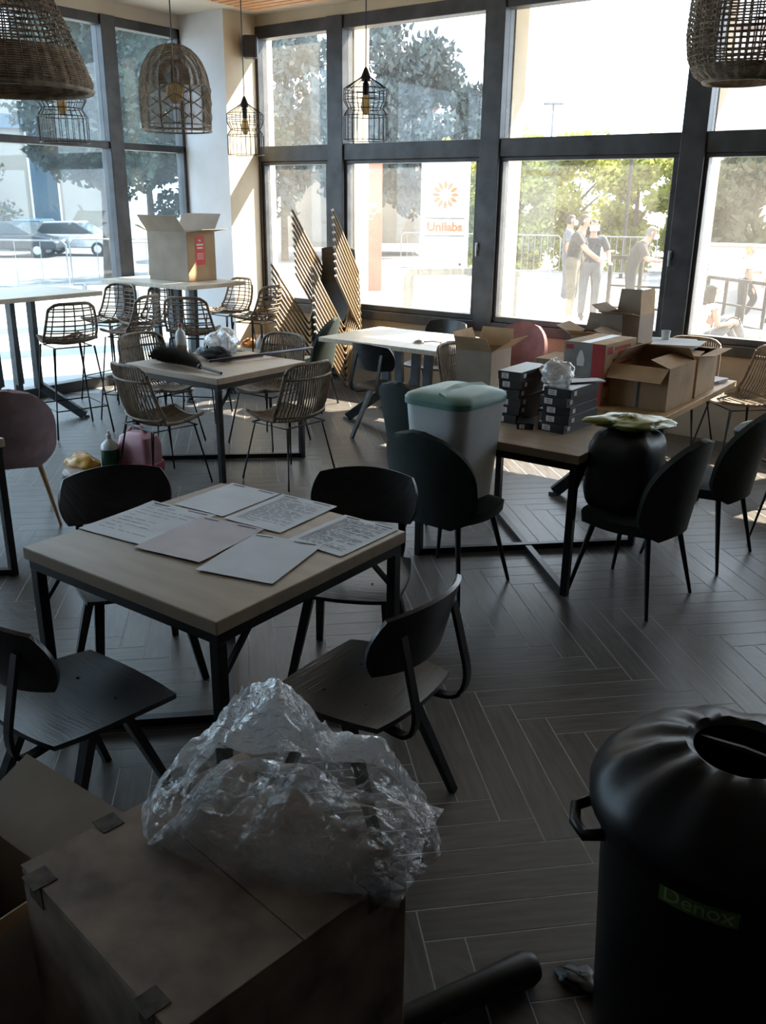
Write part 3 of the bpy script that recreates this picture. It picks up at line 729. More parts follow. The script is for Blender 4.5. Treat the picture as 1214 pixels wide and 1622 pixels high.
paper_heap('paper_pad', (-1.955, 4.47, .9885), .10, .22, 2, -35, 'white paper strip lying on the shorter stack of black boxes', 'paper', 8)
bc.location = (-2.03, 4.315, 1.045)
def drape(u, v): 
    x, y = (u-.5)*.16, (v-.5)*.20; return (x+.02*noise.noise(Vector((y*20, 3, 1))), y, .10-.14*u*u+.025*ridged(Vector((x*9, y*9, 1)), 3))
dr = MB().grid(drape, 14, 16, .0015).build('tissue_wrap', 'cardboard_grey', smooth=40); dr.location = (-2.16, 4.53, .90); dr.rotation_euler = (0, R(5), R(20)); tag(dr, 'grey packing tissue draped between the two black box stacks', 'packing paper')

# printed red cartons
def red_carton(loc, w, d, h, rz, label):
    o = empty('printed_carton', loc, rz, label, 'carton', 'red printed cartons')
    MB().box((0,0,h/2), (w,d,h)).build('body', 'cardboard', o, bevel=.003)
    e = .0012
    MB().box((0,-d/2-e/2,h/2), (w*.985,e,h*.97)).build('front_print', 'grey_print', o)
    MB().box((w*.34,-d/2-e*1.2,h/2), (w*.30,e,h*.97)).build('red_band', 'red_print', o)
    a = MB(); g = (-.08*w)
    a.lathe([(.0,0),(.022,.0),(.026,.05),(.014,.10),(.006,.12)], 8, (0,0,0)); a.v = [(g+x, -d/2-e*1.5+y*.02, h*.30+z*(h/.26)) for x, y, z in a.v]
    a.build('printed_picture', 'white_print', o)
    MB().box((-w*.36,-d/2-e*1.3,h*.84), (w*.18,e,h*.14)).build('red_mark', 'red_print', o)
    s = MB()
    s.box((w/2+e/2,-d*.36,h*.80), (e,d*.16,h*.22))
    s.build('side_mark', 'red_print', o)
    s = MB()
    for k, (yy, zz, ll, hh) in enumerate(((.05,.82,.5,.10),(.12,.66,.42,.12),(.02,.48,.55,.09),(.14,.34,.5,.07),(-.1,.24,.6,.04))): s.box((w/2+e/2, d*yy, h*zz), (e, d*ll, h*hh))
    s.build('side_print', 'red_print', o)['kind'] = 'stuff'
    MB().box((0,0,h+.0006), (w*.22,d,.0012)).build('tape', 'white_plastic', o)
    return o
red_carton((-2.17, 5.20, .75), .25, .40, .165, R(-4), 'lower red printed carton, under another on the orange table')
red_carton((-2.175, 5.205, .917), .27, .42, .20, R(-3), 'upper red printed carton with white tape along its top')
# flat brown box and papers left of the red cartons
fb = empty('flat_carton', (-2.515, 5.42, .75), R(2), 'flat dark brown closed carton left of the red cartons', 'carton')
MB().box((0,0,.095), (.25,.30,.19)).build('body', 'cardboard_old', fb, bevel=.003); MB().box((0,0,.193), (.254,.304,.006)).build('lid', 'cardboard', fb)
paper_heap('paper_stack', (-2.50, 5.08, .75), .24, .26, 6, 8, 'low stack of papers before the flat brown carton', 'paper_pink', 12, th=.012)
# open cartons
carton((-3.375, 5.87, .468), .29, .34, .395, R(4), 'grey-brown open carton on a rattan chair, flaps coloured a sunlit orange', 'cardboard_grey', [('y-', 35, .13, 'cardboard'), ('x+', 55, .17, 'cardboard'), ('x-', 20, .13, 'cardboard'), ('y+', 25, .14, 'cardboard')])  # flaps take the warmer cardboard, sunlight put into their colour
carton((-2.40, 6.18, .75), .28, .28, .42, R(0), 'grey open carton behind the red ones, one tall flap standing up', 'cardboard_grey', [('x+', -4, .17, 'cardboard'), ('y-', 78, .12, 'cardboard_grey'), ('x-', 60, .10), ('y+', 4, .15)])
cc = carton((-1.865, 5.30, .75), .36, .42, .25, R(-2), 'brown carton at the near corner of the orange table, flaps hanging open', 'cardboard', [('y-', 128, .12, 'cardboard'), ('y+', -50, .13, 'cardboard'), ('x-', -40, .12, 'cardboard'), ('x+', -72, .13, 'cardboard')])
dk = MB().box((.003,-.211,.125), (.016,.002,.24)).build('printed_strip', 'ink', cc)
carton((-1.865, 5.80, .75), .34, .44, .26, R(2), 'brown carton in the middle of the orange table under loose papers', 'cardboard', [('y-', -86, .16), ('y+', -84, .16), ('x+', 84, .09), ('x-', -82, .14)])
carton((-2.46, 5.80, .75), .26, .30, .31, R(6), 'brown carton behind the flat box with one wide flap out', 'cardboard_grey', [('x-', 66, .13, 'cardboard'), ('y-', 72, .15, 'cardboard'), ('x+', -70, .12), ('y+', 10, .12)])
paper_heap('loose_papers', (-1.93, 5.84, 1.022), .30, .34, 5, 12, 'loose papers heaped on the middle brown carton', 'paper', 4, th=.006)
cupm = MB(); cupm.lathe([(.0,0),(.026,0),(.030,.055),(.027,.055),(.024,.006),(0,.006)], 16)
cp = cupm.build('paper_cup', 'white_plastic', smooth=30); cp.location = (-2.02, 5.90, 1.054); tag(cp, 'small white cup standing on the loose papers', 'cup')
paper_heap('paper_stack', (-1.82, 6.24, .75), .26, .20, 4, -6, 'white papers at the window end of the orange table', 'paper', 14, th=.006)

# big carton on bar table
CB = carton((-7.10, 6.24, 1.13), .55, .38, .465, R(2), 'large open carton with a red sticker on the tall bar table', 'cardboard_grey', [('y-', 40, .20), ('y+', 35, .20), ('x-', 75, .20), ('x+', 82, .20)])
for c in CB.children:
    if c.name.startswith('body'): bd = c
mm_ = MB().box((.2762,0,.2325), (.0014,.372,.46)).build('sunlit_side_tint', 'cardboard', CB)  # sunlight painted in: warmer cardboard sheet over the grey body's sun side
MB().box((.2774,-.02,.29), (.0012,.125,.27)).build('red_sticker', 'red_sticker', CB)
tx = MB()
for z, w in ((.385,.03),(.345,.09),(.315,.075),(.262,.085),(.245,.085),(.228,.085),(.211,.085)): tx.box((.2782,-.02,z), (.0006,w,.016 if z > .3 else .006))
tx.build('sticker_print', 'white_print', CB)['kind'] = 'stuff'
for c in CB.children:
    if c.name.startswith('flap'): c.data.materials[0] = MATS['cardboard_grey']
paper_heap('leaflet', (-6.56, 6.42, 1.13), .12, .08, 1, 20, 'green leaflet at the right end of the carton bar table', mat('leaflet_green', (.25,.38,.22), .6), 3, 'leaflet', .002)

# ------------------------------------------------------------------ things on the rattan-chair table
bt = empty('spray_bottle', (-5.33, 4.62, .75), 0, 'clear bottle with brown liquid and red cap on the duster table', 'bottle')
mat('clear_plastic', (.55,.58,.58), .2, var=.05); mat('brown_liquid', (.32,.19,.08), .3, var=.1)
MB().lathe([(0,.0),(.040,.0),(.042,.02),(.042,.09)], 18).build('lower_body', 'brown_liquid', bt, smooth=40)
MB().lathe([(.042,.09),(.042,.15),(.034,.185),(.016,.205),(.014,.225)], 18).build('upper_body', 'clear_plastic', bt, smooth=40)
MB().lathe([(.017,.222),(.017,.245),(.008,.25),(.006,.262),(0,.262)], 12).build('cap', mat('cap_red', (.28,.10,.10), .5), bt, smooth=40)
db = empty('feather_duster', (-4.95, 4.31, .75), R(-8), 'black feather duster lying along the near edge of the table', 'duster')
rng = random.Random(5); fz = MB()
for k in range(2600):
    t = rng.random(); x = -.34+.52*t; a = rng.uniform(0, PI); rr = .03+.085*math.sin(PI*min(1, t*.9+.08))
    b = Vector((x, .02*math.cos(a), .035+.01*math.sin(a))); l = rr*rng.uniform(.6,1.25)
    tip = b+Vector((-.03-rng.random()*.03, math.cos(a)*l, max(-.03, math.sin(a)*l*1.0))); w = Vector((0,-math.sin(a),math.cos(a)))*.004+Vector((.003,0,0))
    tip.z = max(.004, tip.z); fz.add([b-w, b+w, tip], [(0,1,2)])
fb_ = fz.build('feathers', mat('black_feather', (.018,.017,.018), .9, var=.4), db); fb_['kind'] = 'stuff'
MB().tube([(-.30,0,.032),(.20,0,.03)], .018, 8).build('core', 'black_plastic', db)
MB().tube([(.18,0,.03),(.42,.02,.012)], .010, 8).build('handle', 'black_plastic', db)
blob('carrier_bag', (-5.17, 4.90, .75), (.12,.11,.10), 'cloudy_film', 'white crumpled carrier bag on the duster table', 'bag', 31, amp=.35, n=20)
blob('dark_cloth', (-5.00, 4.68, .75), (.13,.08,.05), 'black_feather', 'dark folded cloth before the white carrier bag', 'cloth', 37, amp=.35, n=16)
blob('blue_glove', (-5.28, 4.79, .75), (.05,.04,.03), mat('pale_blue', (.30,.42,.50), .6), 'pale blue crumpled glove beside the carrier bag', 'glove', 43, amp=.5, n=12)
po = MB().tube([(0,0,0),(.17,.95,.0)], .011, 8).build('broom_pole', mat('purple_pole', (.07,.065,.11), .35), smooth=True); po.location = (-4.87, 4.48, .781); tag(po, 'dark purple pole lying across the table beside the rattan chairs', 'pole')
bo = MB().box((0,0,.009), (.20,.36,.018)).build('wooden_board', 'table_wood', bevel=.003); bo.location = (-4.975, 4.86, .75); bo.rotation_euler = (0,0,R(-8)); tag(bo, 'flat wooden board lying under the pole on the duster table', 'board')

# on the pale window table
def small(name, mb, m, loc, label, cat, rz=0, **k):
    o = mb.build(name, m, **k); o.location = loc; o.rotation_euler = (0,0,R(rz)); return tag(o, label, cat)
small('sunglasses', MB().tube([(-.075,.09,.006),(-.07,0,.012),(-.035,-.012,.018),(0,-.004,.02),(.035,-.012,.018),(.07,0,.012),(.075,.09,.006)], .006, 6), 'black_plastic', (-4.20,6.42,.75), 'dark folded sunglasses on the pale window table', 'glasses', 30)
small('computer_mouse', MB().grid(lambda u, v: ((u-.5)*.065, (v-.5)*.11, .032*math.sin(PI*u)**.6*math.sin(PI*v)**.6), 8, 10), 'steel', (-4.31,6.37,.75), 'small grey rounded gadget on the pale window table', 'gadget', -40, smooth=True)
blob('key_bunch', (-4.06, 6.50, .75), (.045,.035,.016), 'black_metal', 'small dark bunch of keys near the end of the pale table', 'keys', 51, amp=.5, n=10)

# ------------------------------------------------------------------ on the floor by the rattan chairs
yb = blob('yellow_packet', (-5.47, 3.74, .0), (.15,.09,.075), mat('yellow_foil', (.62,.36,.03), .35, var=.3, scale=14, col2=(.30,.10,.02)), 'yellow and orange foil packet lying on the floor by the bottle', 'packet', 61, amp=.3, n=16)
rs = blob('snack_bag', (-5.36, 3.62, .0), (.16,.06,.035), mat('brown_foil', (.20,.10,.06), .4, var=.35, scale=24), 'flat brown patterned packet in front of the yellow one', 'packet', 67, amp=.25, n=14)
gb = empty('detergent_bottle', (-5.27, 3.84, 0), 0, 'bottle of dark green liquid standing on the floor', 'bottle')
MB().lathe([(0,0),(.062,0),(.066,.02),(.064,.19)], 20).build('liquid', mat('green_liquid', (.01,.055,.03), .15), gb, smooth=40)
MB().lathe([(.064,.19),(.058,.225),(.03,.25),(.016,.265)], 20).build('shoulder', 'clear_plastic', gb, smooth=40)
MB().lathe([(.018,.262),(.018,.295),(.01,.30),(.01,.32),(0,.32)], 12).build('cap', 'white_plastic', gb, smooth=40)
pc = empty('pink_canister', (-5.16, 4.02, 0), R(10), 'translucent pink jerrycan behind the green bottle on the floor', 'canister')
mat('pink_clear', (.52,.26,.31), .35, var=.12); mat('pink_liquid', (.50,.07,.12), .3, var=.12)
MB().box((0,0,.045), (.30,.20,.09)).build('liquid', 'pink_liquid', pc, bevel=.02)
u_ = MB(); u_.add([(x*w, y*w, z) for w, z in ((.97,.09),(.99,.20),(.86,.27),(.40,.30)) for x, y in rrect(.30,.20,.05,4)], [(i*20+j, i*20+(j+1)%20, (i+1)*20+(j+1)%20, (i+1)*20+j) for i in range(3) for j in range(20)]+[tuple(range(60,80))] if len(rrect(.3,.2,.05,4)) == 20 else [])
u_.build('upper_body', 'pink_clear', pc, smooth=50)
MB().tube([(-.10,0,.285),(-.06,0,.33),(.03,0,.335),(.07,0,.29)], .013, 8).build('handle', 'pink_clear', pc, smooth=True)
# carton of food beside the chair stack
carton((-6.83, 6.98, 0), .42, .32, .40, R(8), 'low grey carton of packets left of the stacked chairs', 'cardboard_grey', [('y-', 105, .08), ('y+', 20, .10)])
blob('orange_packet', (-6.90, 6.93, .30), (.10,.09,.10), mat('orange_foil', (.55,.22,.05), .4, var=.3), 'orange food packet poking out of the low grey carton', 'packet', 71, amp=.3, n=14)
blob('white_packet', (-6.73, 6.98, .30), (.08,.09,.12), 'white_plastic', 'white crumpled packet poking out of the low grey carton', 'packet', 73, amp=.4, n=14)
# lower right floor: tube and scrap
tb = MB().tube([(-.30,0,.045),(-.02,0,.045),(.10,.0,.045),(.125,0,.045)], .045, 14, rs=[.034,.04,.045,.036]).build('black_tube', 'black_plastic', smooth=40); tb.location = (-.785, 1.56, 0); tb.rotation_euler = (0,0,R(63)); tag(tb, 'black rounded tube lying on the tiles before the black bin', 'tube')
blob('black_scrap', (-.625, 1.73, 0), (.055,.035,.018), 'black_plastic', 'small crumpled black scrap on the floor beside the black bin', 'scrap', 77, amp=.6, n=12)

# ------------------------------------------------------------------ hanging lamps
def cord(o, top, z0, r=.004):
    MB().tube([(0,0,z0),(0,0,top)], r, 6).build('cord', 'black_metal', o); MB().lathe([(0,top-.035),(.05,top-.03),(.055,top-.001),(0,top-.001)], 20).build('ceiling_cap', 'black_metal', o, smooth=40)
def bulb(o, z, r=.045, m='bulb_amber'):
    MB().lathe([(.0,z-.115),(r*.55,z-.105),(r,z-.065),(r*.75,z-.02),(.016,z+.02),(.016,z+.03)], 16).build('bulb', m, o, smooth=True); MB().lathe([(.02,z+.01),(.022,z+.08),(.008,z+.10)], 12).build('socket', 'black_metal', o, smooth=40)
def cage_lamp(loc, label):
    o = empty('wire_cage_lamp', loc, 0, label, 'pendant lamp', 'wire cage pendant lamps'); r = .15; z1 = .40
    prof = [(r*.12,z1),(r*.30,z1-.02),(r,z1-.085),(r,z1-.155),(r*.80,z1-.205),(r,z1-.25),(r,0)]
    for k in range(24):
        a = 2*PI*k/24
        MB().tube([(q*math.cos(a), q*math.sin(a), z) for q, z in prof], .0022, 4).build('wire', 'black_metal', o)
    for q, z in ((r,z1-.085),(r,z1-.12),(r,z1-.155),(r*.80,z1-.205),(r,z1-.25),(r,0)):
        MB().tube([(q*math.cos(2*PI*k/32), q*math.sin(2*PI*k/32), z) for k in range(32)], .0028, 5, closed=True).build('ring', 'black_metal', o)
    MB().lathe([(.03,z1-.035),(.032,z1-.005),(.012,z1+.04),(.005,z1+.05)], 14).build('cap', 'black_metal', o, smooth=40)
    bulb(o, z1-.13, .035); cord(o, CEIL-loc[2], z1+.04); return o
cage_lamp((-3.985, 5.19, 2.285), 'black wire cage lamp hanging before the window with the tall banner')
cage_lamp((-5.215, 3.684, 2.225), 'black wire cage lamp just below the big woven shade at the left')
cage_lamp((-5.70, 5.78, 2.25), 'black wire cage lamp hanging in front of the cream pillar')
def dome_lamp(loc):
    o = empty('rattan_dome_lamp', loc, R(10), 'open rattan dome lamp with zigzag bands hanging before the white pillar', 'pendant lamp'); H_ = .50; r0 = .225
    def rr(t): return r0*(1-.06*(1-t))*min(1, math.sqrt(max(0, 1-max(0, (t-.34)/.66)**2.3)))+.004
    for k in range(14):
        a = 2*PI*k/14
        MB().tube([(rr(i/14)*math.cos(a), rr(i/14)*math.sin(a), H_*i/14) for i in range(15)], .0045, 5).build('rib', 'rattan_pale', o)
    for j in range(36):
        t = .50+.48*j/36
        MB().tube([(rr(t)*math.cos(2*PI*k/36), rr(t)*math.sin(2*PI*k/36), H_*t) for k in range(36)], .0026, 3, closed=True).build('ring', 'rattan_pale', o)
    zz = MB()
    for j in range(140):
        a = 2*PI*j/140; ph = abs(((j/10.)%1)*2-1)
        zz.tube([(rr(t)*math.cos(a), rr(t)*math.sin(a), H_*t) for t in (.03,.16,.30,.42,.50+.0*ph)], .0021, 3)
    zz.build('fine_rods', 'rattan_pale', o)['kind'] = 'stuff'
    for c0, am in ((.48,.05),(.34,.055),(.18,.06)):
        MB().tube([(rr(c0)*1.01*math.cos(2*PI*k/56), rr(c0)*1.01*math.sin(2*PI*k/56), H_*(c0+am*(abs((k%8)/4-1)*2-1))) for k in range(56)], .0045, 5, closed=True).build('zigzag_band', 'rattan_pale', o)
    MB().tube([(rr(.0)*math.cos(2*PI*k/40), rr(0)*math.sin(2*PI*k/40), .0) for k in range(40)], .006, 6, closed=True).build('rim', 'rattan_pale', o)
    MB().tube([(rr(.03)*math.cos(2*PI*k/40), rr(.03)*math.sin(2*PI*k/40), .03) for k in range(40)], .004, 6, closed=True).build('rim', 'rattan_pale', o)
    bulb(o, .27, .06); MB().tube([(0,0,.34),(0,0,.49)], .012, 8).build('stem', 'rattan', o); cord(o, CEIL-loc[2], .48)
dome_lamp((-4.705, 4.16, 2.305))
def woven(name, loc, prof, label, hole_t, n=64, strand=.0042, group=None):
    """woven shade: crossing strips over a lathe profile, open between; dense band where hole_t says so"""
    o = empty(name, loc, 0, label, 'pendant lamp', group); L = [0]
    for (a, b), (c, d) in zip(prof, prof[1:]): L.append(L[-1]+math.hypot(c-a, d-b))
    def at_(s):
        s = min(max(s, 0), L[-1]-1e-6); i = 0
        while L[i+1] < s: i += 1
        t = (s-L[i])/(L[i+1]-L[i]); return lerp(prof[i][0], prof[i+1][0], t), lerp(prof[i][1], prof[i+1][1], t)
    rows = int(L[-1]/.021); mv = MB(); mh = MB()
    for k in range(n):
        a0 = 2*PI*k/n; pts = []
        for j in range(rows*2+1):
            r, z = at_(L[-1]*j/(rows*2)); r += .003*(1 if (j//1+k) % 2 else -1); pts.append((r*math.cos(a0), r*math.sin(a0), z))
        mv.tube(pts, strand, 4)
    mv.build('upright_strands', 'rattan_pale', o)['kind'] = 'stuff'
    s = 0; 
    while s < L[-1]:
        dense = hole_t(s/L[-1]); r, z = at_(s)
        MB().tube([((r+.003*(1 if k % 2 else -1))*math.cos(2*PI*k/n), (r+.003*(1 if k % 2 else -1))*math.sin(2*PI*k/n), z) for k in range(n)], .0052 if dense else strand, 4, closed=True).build('weave_ring', 'rattan_pale', o)
        s += .0095 if dense else .024
    r, z = prof[0]; MB().tube([(r*math.cos(2*PI*k/48), r*math.sin(2*PI*k/48), z) for k in range(48)], .011, 6, closed=True).build('rim', 'rattan_pale', o, smooth=True)
    bulb(o, prof[-1][1]-.1, .05); cord(o, CEIL-loc[2], prof[-1][1]-.02); return o
woven('woven_dome_lamp', (-3.80, 2.44, 2.335), [(.335,0),(.338,.03),(.315,.09),(.285,.17),(.24,.28),(.185,.40),(.12,.50),(.05,.55)], 'large woven rattan dome lamp cut by the top left corner', lambda t: t < .24, n=64, strand=.0036)
woven('woven_basket_lamp', (-1.375, 4.615, 2.435), [(.155,0),(.20,.03),(.235,.10),(.25,.20),(.245,.34),(.225,.46),(.19,.58),(.12,.68),(.05,.72)], 'woven basket lamp cut by the top right corner', lambda t: t < .10, n=52, strand=.0040)
# loudspeaker in the corner
sp = empty('loudspeaker', (-7.20, 7.42, 3.38), R(40), 'small black loudspeaker mounted high in the corner by the cream pillar', 'loudspeaker')
MB().box((0,0,0), (.15,.14,.21)).build('cabinet', 'black_plastic', sp, bevel=.02); MB().box((0,-.072,0), (.12,.008,.18)).build('grille', 'frame_metal', sp, bevel=.003)
MB().tube([(0,.06,0),(-.02,.13,.02)], .015, 8).build('bracket', 'black_metal', sp)
# ------------------------------------------------------------------ outside: ground
mat('paving', (.28,.27,.26), .85, var=.08, scale=1.5); mat('asphalt', (.10,.10,.105), .9, var=.15, scale=2)
G = MB(); G.b2((-19,-20,-.9), (-8.1,90,-.03)); G.b2((-8.1,7.78,-.9), (-6.2,90,-.03)); G.b2((-6.2,7.78,-.9), (-3.5,15.5,-.03)); G.b2((-3.5,7.78,-.9), (40,10.5,-.03)); G.b2((-6.2,15.5,-1.4), (40,90,-.55)); G.b2((-3.5,10.5,-1.4), (40,15.5,-.55))
struct('ground_plaza', G, 'paving', 'pale sunlit paving of the square outside', 'ground')
struct('ground_road', MB().b2((-95,-30,-1.2), (-19,120,-.6)), 'asphalt', 'grey road surface beyond the left windows', 'ground')
# ------------------------------------------------------------------ trees
mat('bark', (.06,.045,.035), .9, var=.3, scale=8)
mat('leaf_blue', (.075,.105,.115), .8, var=.35, scale=1.2, trans=.25); mat('leaf_dark', (.022,.042,.034), .8, var=.35, scale=1.5, trans=.2); mat('leaf_lime', (.40,.41,.10), .7, var=.35, scale=.9, trans=.6); mat('leaf_olive', (.07,.075,.04), .8, var=.3, scale=1.4, trans=.3)
def tree(name, loc, h, crown, m, label, seed, n=2600, leaf=.22, trunk=.14, spiky=False, group=None, cat='tree', low=.25):
    rng = random.Random(seed); o = empty(name, loc, 0, label, cat, group)
    t = MB(); t.tube([(0,0,-.1),(.1*rng.uniform(-1,1),.1,h*.3),(.2*rng.uniform(-1,1),0,h*.62)], trunk, 7, rs=[trunk,trunk*.75,trunk*.3])
    for k in range(5):
        a = rng.uniform(0,2*PI); z = h*rng.uniform(.3,.55); t.tube([(0,0,z),(crown[0]*.5*math.cos(a),crown[1]*.5*math.sin(a),z+h*.15)], trunk*.4, 5, rs=[trunk*.4,trunk*.15])
    t.build('trunk', 'bark', o)
    cl = []
    for k in range(26):
        a = rng.uniform(0,2*PI); z = rng.uniform(low,.95); w = math.sin(PI*min(1,(z-low*.6)/(1.02-low*.6)))**.6; r = rng.uniform(.2,.8)*w
        cl.append((Vector((crown[0]*r*math.cos(a), crown[1]*r*math.sin(a), h*z)), crown[0]*rng.uniform(.26,.48)))
    f = MB()
    for k in range(n):
        c, r = rng.choice(cl); d = Vector((rng.gauss(0,1), rng.gauss(0,1), rng.gauss(0,1))).normalized()*r*rng.uniform(.5,1.05); d.z *= .8; p = c+d
        u = Vector((rng.gauss(0,1), rng.gauss(0,1), rng.gauss(0,1)+(1.2 if spiky else 0))).normalized(); s = leaf*rng.uniform(.6,1.3); v = u.orthogonal().normalized()*s*(.28 if spiky else .45)
        f.add([p-v*.6, p+v, p+u*s, p-v*1.0+u*s*.4], [(0,1,2,3)])
    fo = f.build('foliage', m, o); fo['kind'] = 'stuff'; return o
TG = 'trees outside the front windows'
tree('pine_tree', (-21.8,23.8,-.03), 7.3, (2.4,2.4), 'leaf_blue', 'blue-grey pine seen through the narrow window by the pillar', 1, 6500, .26, spiky=True, group=TG)
tree('pine_tree', (-21.4,28.0,-.03), 8.6, (2.3,2.3), 'leaf_blue', 'tallest blue-grey pine behind the hanging wire cage lamp', 2, 6500, .27, spiky=True, group=TG)
tree('pine_tree', (-19.9,29.6,-.03), 7.2, (1.9,1.9), 'leaf_blue', 'blue-grey pine right of the cage lamp, medium tall', 3, 5500, .26, spiky=True, group=TG)
tree('pine_tree', (-19.4,31.6,-.03), 5.9, (1.7,1.7), 'leaf_blue', 'shorter blue-grey pine at the foot of the pine row', 4, 4500, .25, spiky=True, group=TG)
tree('round_tree', (-22.3,38.0,-.03), 5.6, (2.0,2.0), 'leaf_blue', 'small rounded tree at the right end of the pine row', 5, 4500, .20, group=TG)
for i, (x, y, hh) in enumerate(((-18.6,14.0,6.2),(-20.6,17.0,7.0),(-17.6,16.6,5.2))):
    tree('leafy_tree', (x,y,-.6 if x < -19 else -.03), hh, (1.9,1.9), 'leaf_dark', ['dark leafy tree behind the left window mullion', 'tallest dark leafy tree beyond the left windows', 'lower dark leafy tree behind the rattan dome lamp'][i], 10+i, 9000, .14, group='trees beyond the left windows', low=(.42,.32,.10)[i])
tree('leafy_tree', (-46.5,26.6,-.6), 5.0, (2.8,2.8), 'leaf_olive', 'low rounded shrub tree in front of the beige building', 17, 4000, .2, group='trees beyond the left windows', low=.05)
tree('leafy_tree', (-44.5,34.0,-.6), 17, (5.0,5.0), 'leaf_blue', 'big pale tree rising above the beige building', 18, 6500, .36, group='trees beyond the left windows', low=.45)
HG = 'hedge shrubs behind the people'
for i, (x, y) in enumerate(((-15.0,24.4),(-13.4,25.2),(-11.9,25.8),(-10.4,26.5),(-8.9,27.2))):
    tree('hedge_shrub', (x,y,-.03 if x < -6.2 else -.55), 3.7, (1.3,1.1), 'leaf_lime', ['leftmost', 'second', 'third', 'fourth', 'rightmost'][i]+' sunlit yellow-green shrub of the hedge, counted from the white banner', 30+i, 7000, .15, group=HG, cat='shrub', low=.03)
tree('palm_tree', (-7.3,25.6,-.55), 3.5, (1.3,1.3), 'leaf_olive', 'grey-green tree above the pink wall at the right edge', 41, 2400, .3, spiky=True, low=.3)
tree('leafy_tree', (-4.9,26.0,-.55), 3.4, (1.5,1.5), 'leaf_olive', 'grey-green tree at the right picture edge behind the pink wall', 42, 2400, .26, low=.2)
# ------------------------------------------------------------------ buildings
mat('beige_render', (.34,.30,.25), .9, var=.06, scale=.6); mat('pink_render', (.42,.34,.32), .9, var=.05, scale=.5); mat('roof_red', (.33,.17,.13), .8, var=.2, scale=3); mat('blue_pane', (.05,.10,.14), .15)
def building(loc, w, d, h, rz, label, m, wins, roof=None, name='building'):
    o = empty(name, loc, R(rz), label, 'building')
    MB().box((0,0,h/2), (w,d,h)).build('wall', m, o)
    for x, z, ww, hh in wins:
        f = MB().box((x,-d/2-.03,z), (ww,.08,hh)).build('window', 'white_print', o); MB().box((x,-d/2-.075,z), (ww*.86,.02,hh*.88)).build('pane', 'blue_pane', f)
    if roof:
        MB().add([(-w/2-.3,-d/2-.3,h),(w/2+.3,-d/2-.3,h),(w/2+.3,d/2+.3,h),(-w/2-.3,d/2+.3,h),(-w/2+.3,0,h+roof),(w/2-.3,0,h+roof)], [(0,1,5,4),(2,3,4,5),(1,2,5),(3,0,4),(3,2,1,0)]).build('roof', 'roof_red', o)
    else: MB().box((0,-.1,h+.15), (w+.4,d+.4,.3)).build('parapet', m, o)
    return o
b = building((-53,28.5,-.6), 18, 6, 10.6, 58, 'beige building with dark bays beyond the left windows', 'beige_render', [(-6.4,4.8,1.6,8.4),(-2.4,4.8,1.6,8.4),(1.8,4.8,1.6,8.4),(5.8,4.8,1.6,8.4)])
MB().box((0,-3.2,6.4), (18.2,.5,.7)).build('canopy_band', 'blue_pane', b)
building((-27.0,32.2,-.03), 3.4, 4, 5.4, 38, 'small pale house behind the pine by the pillar', 'beige_render', [(-.7,4.0,.8,1.1),(.7,4.0,.8,1.1)], 1.2, 'house')
building((-27.6,37.6,-.03), 4.2, 4, 6.0, 38, 'small house with a pinkish roof behind the cage lamp', 'beige_render', [(-1,4.4,.8,1.1),(.8,4.4,.8,1.1)], 1.3, 'house')
building((-9.6,56.0,-.55), 15, 8, 10.6, 20, 'large plain pinkish building at the upper right', 'pink_render', [(-4,4,1.4,1.6),(-1,4,1.4,1.6),(2,4,1.4,1.6)])
for i, (x, y) in enumerate(((-9.3,9.2),(-10.9,11.2))):
    struct('outside_column_%d' % (i+1), MB().box((x,y,2.2), (.5,.5,4.6)), 'cream_wall', ['cream outside column nearest the pillar window', 'cream outside column farther from the pillar window'][i], 'column')
pw = empty('garden_wall', (-5.6,23.2,-.55), R(8), 'low pink garden wall behind the railing at the right', 'wall'); MB().box((0,0,.75), (4.4,.3,1.5)).build('wall_body', 'pink_render', pw); MB().box((0,0,1.53), (4.5,.4,.06)).build('coping', 'paving', pw)
# ------------------------------------------------------------------ banners
mat('banner_white', (.74,.73,.72), .6, var=.02); mat('banner_red', (.50,.14,.09), .6, var=.05); mat('logo_orange', (.34,.085,.015), .6); mat('logo_dark', (.08,.08,.085), .6)
ub = empty('banner_panel', (-11.0,17.15,-.03), R(36), 'tall white banner panel with an orange flower logo and lettering', 'banner')
MB().box((0,0,1.49), (1.04,.12,2.94)).build('panel', 'banner_white', ub, bevel=.01); MB().box((0,0,.02), (1.2,.5,.04)).build('base', 'steel', ub)
FM = lambda x, z: frame_M((x,-.063,z), (1,0,0), (0,0,1))
text_mb('Unilabs', .26, FM(0,1.40), .006, bold=.012).build('lettering', 'logo_orange', ub)
for z in (1.58,1.22): MB().box((0,-.063,z), (.86,.012,.03)).build('rule', 'logo_dark', ub)
for k in range(12):
    a = 2*PI*k/12; d = Vector((math.cos(a),0,math.sin(a))); c = Vector((0,-.064,2.06)); n = Vector((-d.z,0,d.x))
    p = MB(); q = [c+d*.10, c+d*.19+n*.045, c+d*.28+n*.018, c+d*.28-n*.018, c+d*.19-n*.045]; p.add([v+Vector((0,-.004,0)) for v in q]+[v+Vector((0,.004,0)) for v in q], [(0,1,2,3,4),(9,8,7,6,5)]+[(i,(i+1)%5,5+(i+1)%5,5+i) for i in range(5)])
    p.build('petal', 'logo_orange', ub)
MB().lathe([(0,0),(.03,0),(.03,.05),(0,.05)], 12).build('knob', 'black_metal', ub).location = (.36,-.08,.60)
rb = empty('banner_panel', (-12.35,16.1,-.03), R(38), 'tall red banner panel with white line emblem left of the white one', 'banner')
MB().box((0,0,1.49), (.70,.10,2.94)).build('panel', 'banner_red', rb, bevel=.01); MB().box((0,0,.02), (.9,.5,.04)).build('base', 'steel', rb)
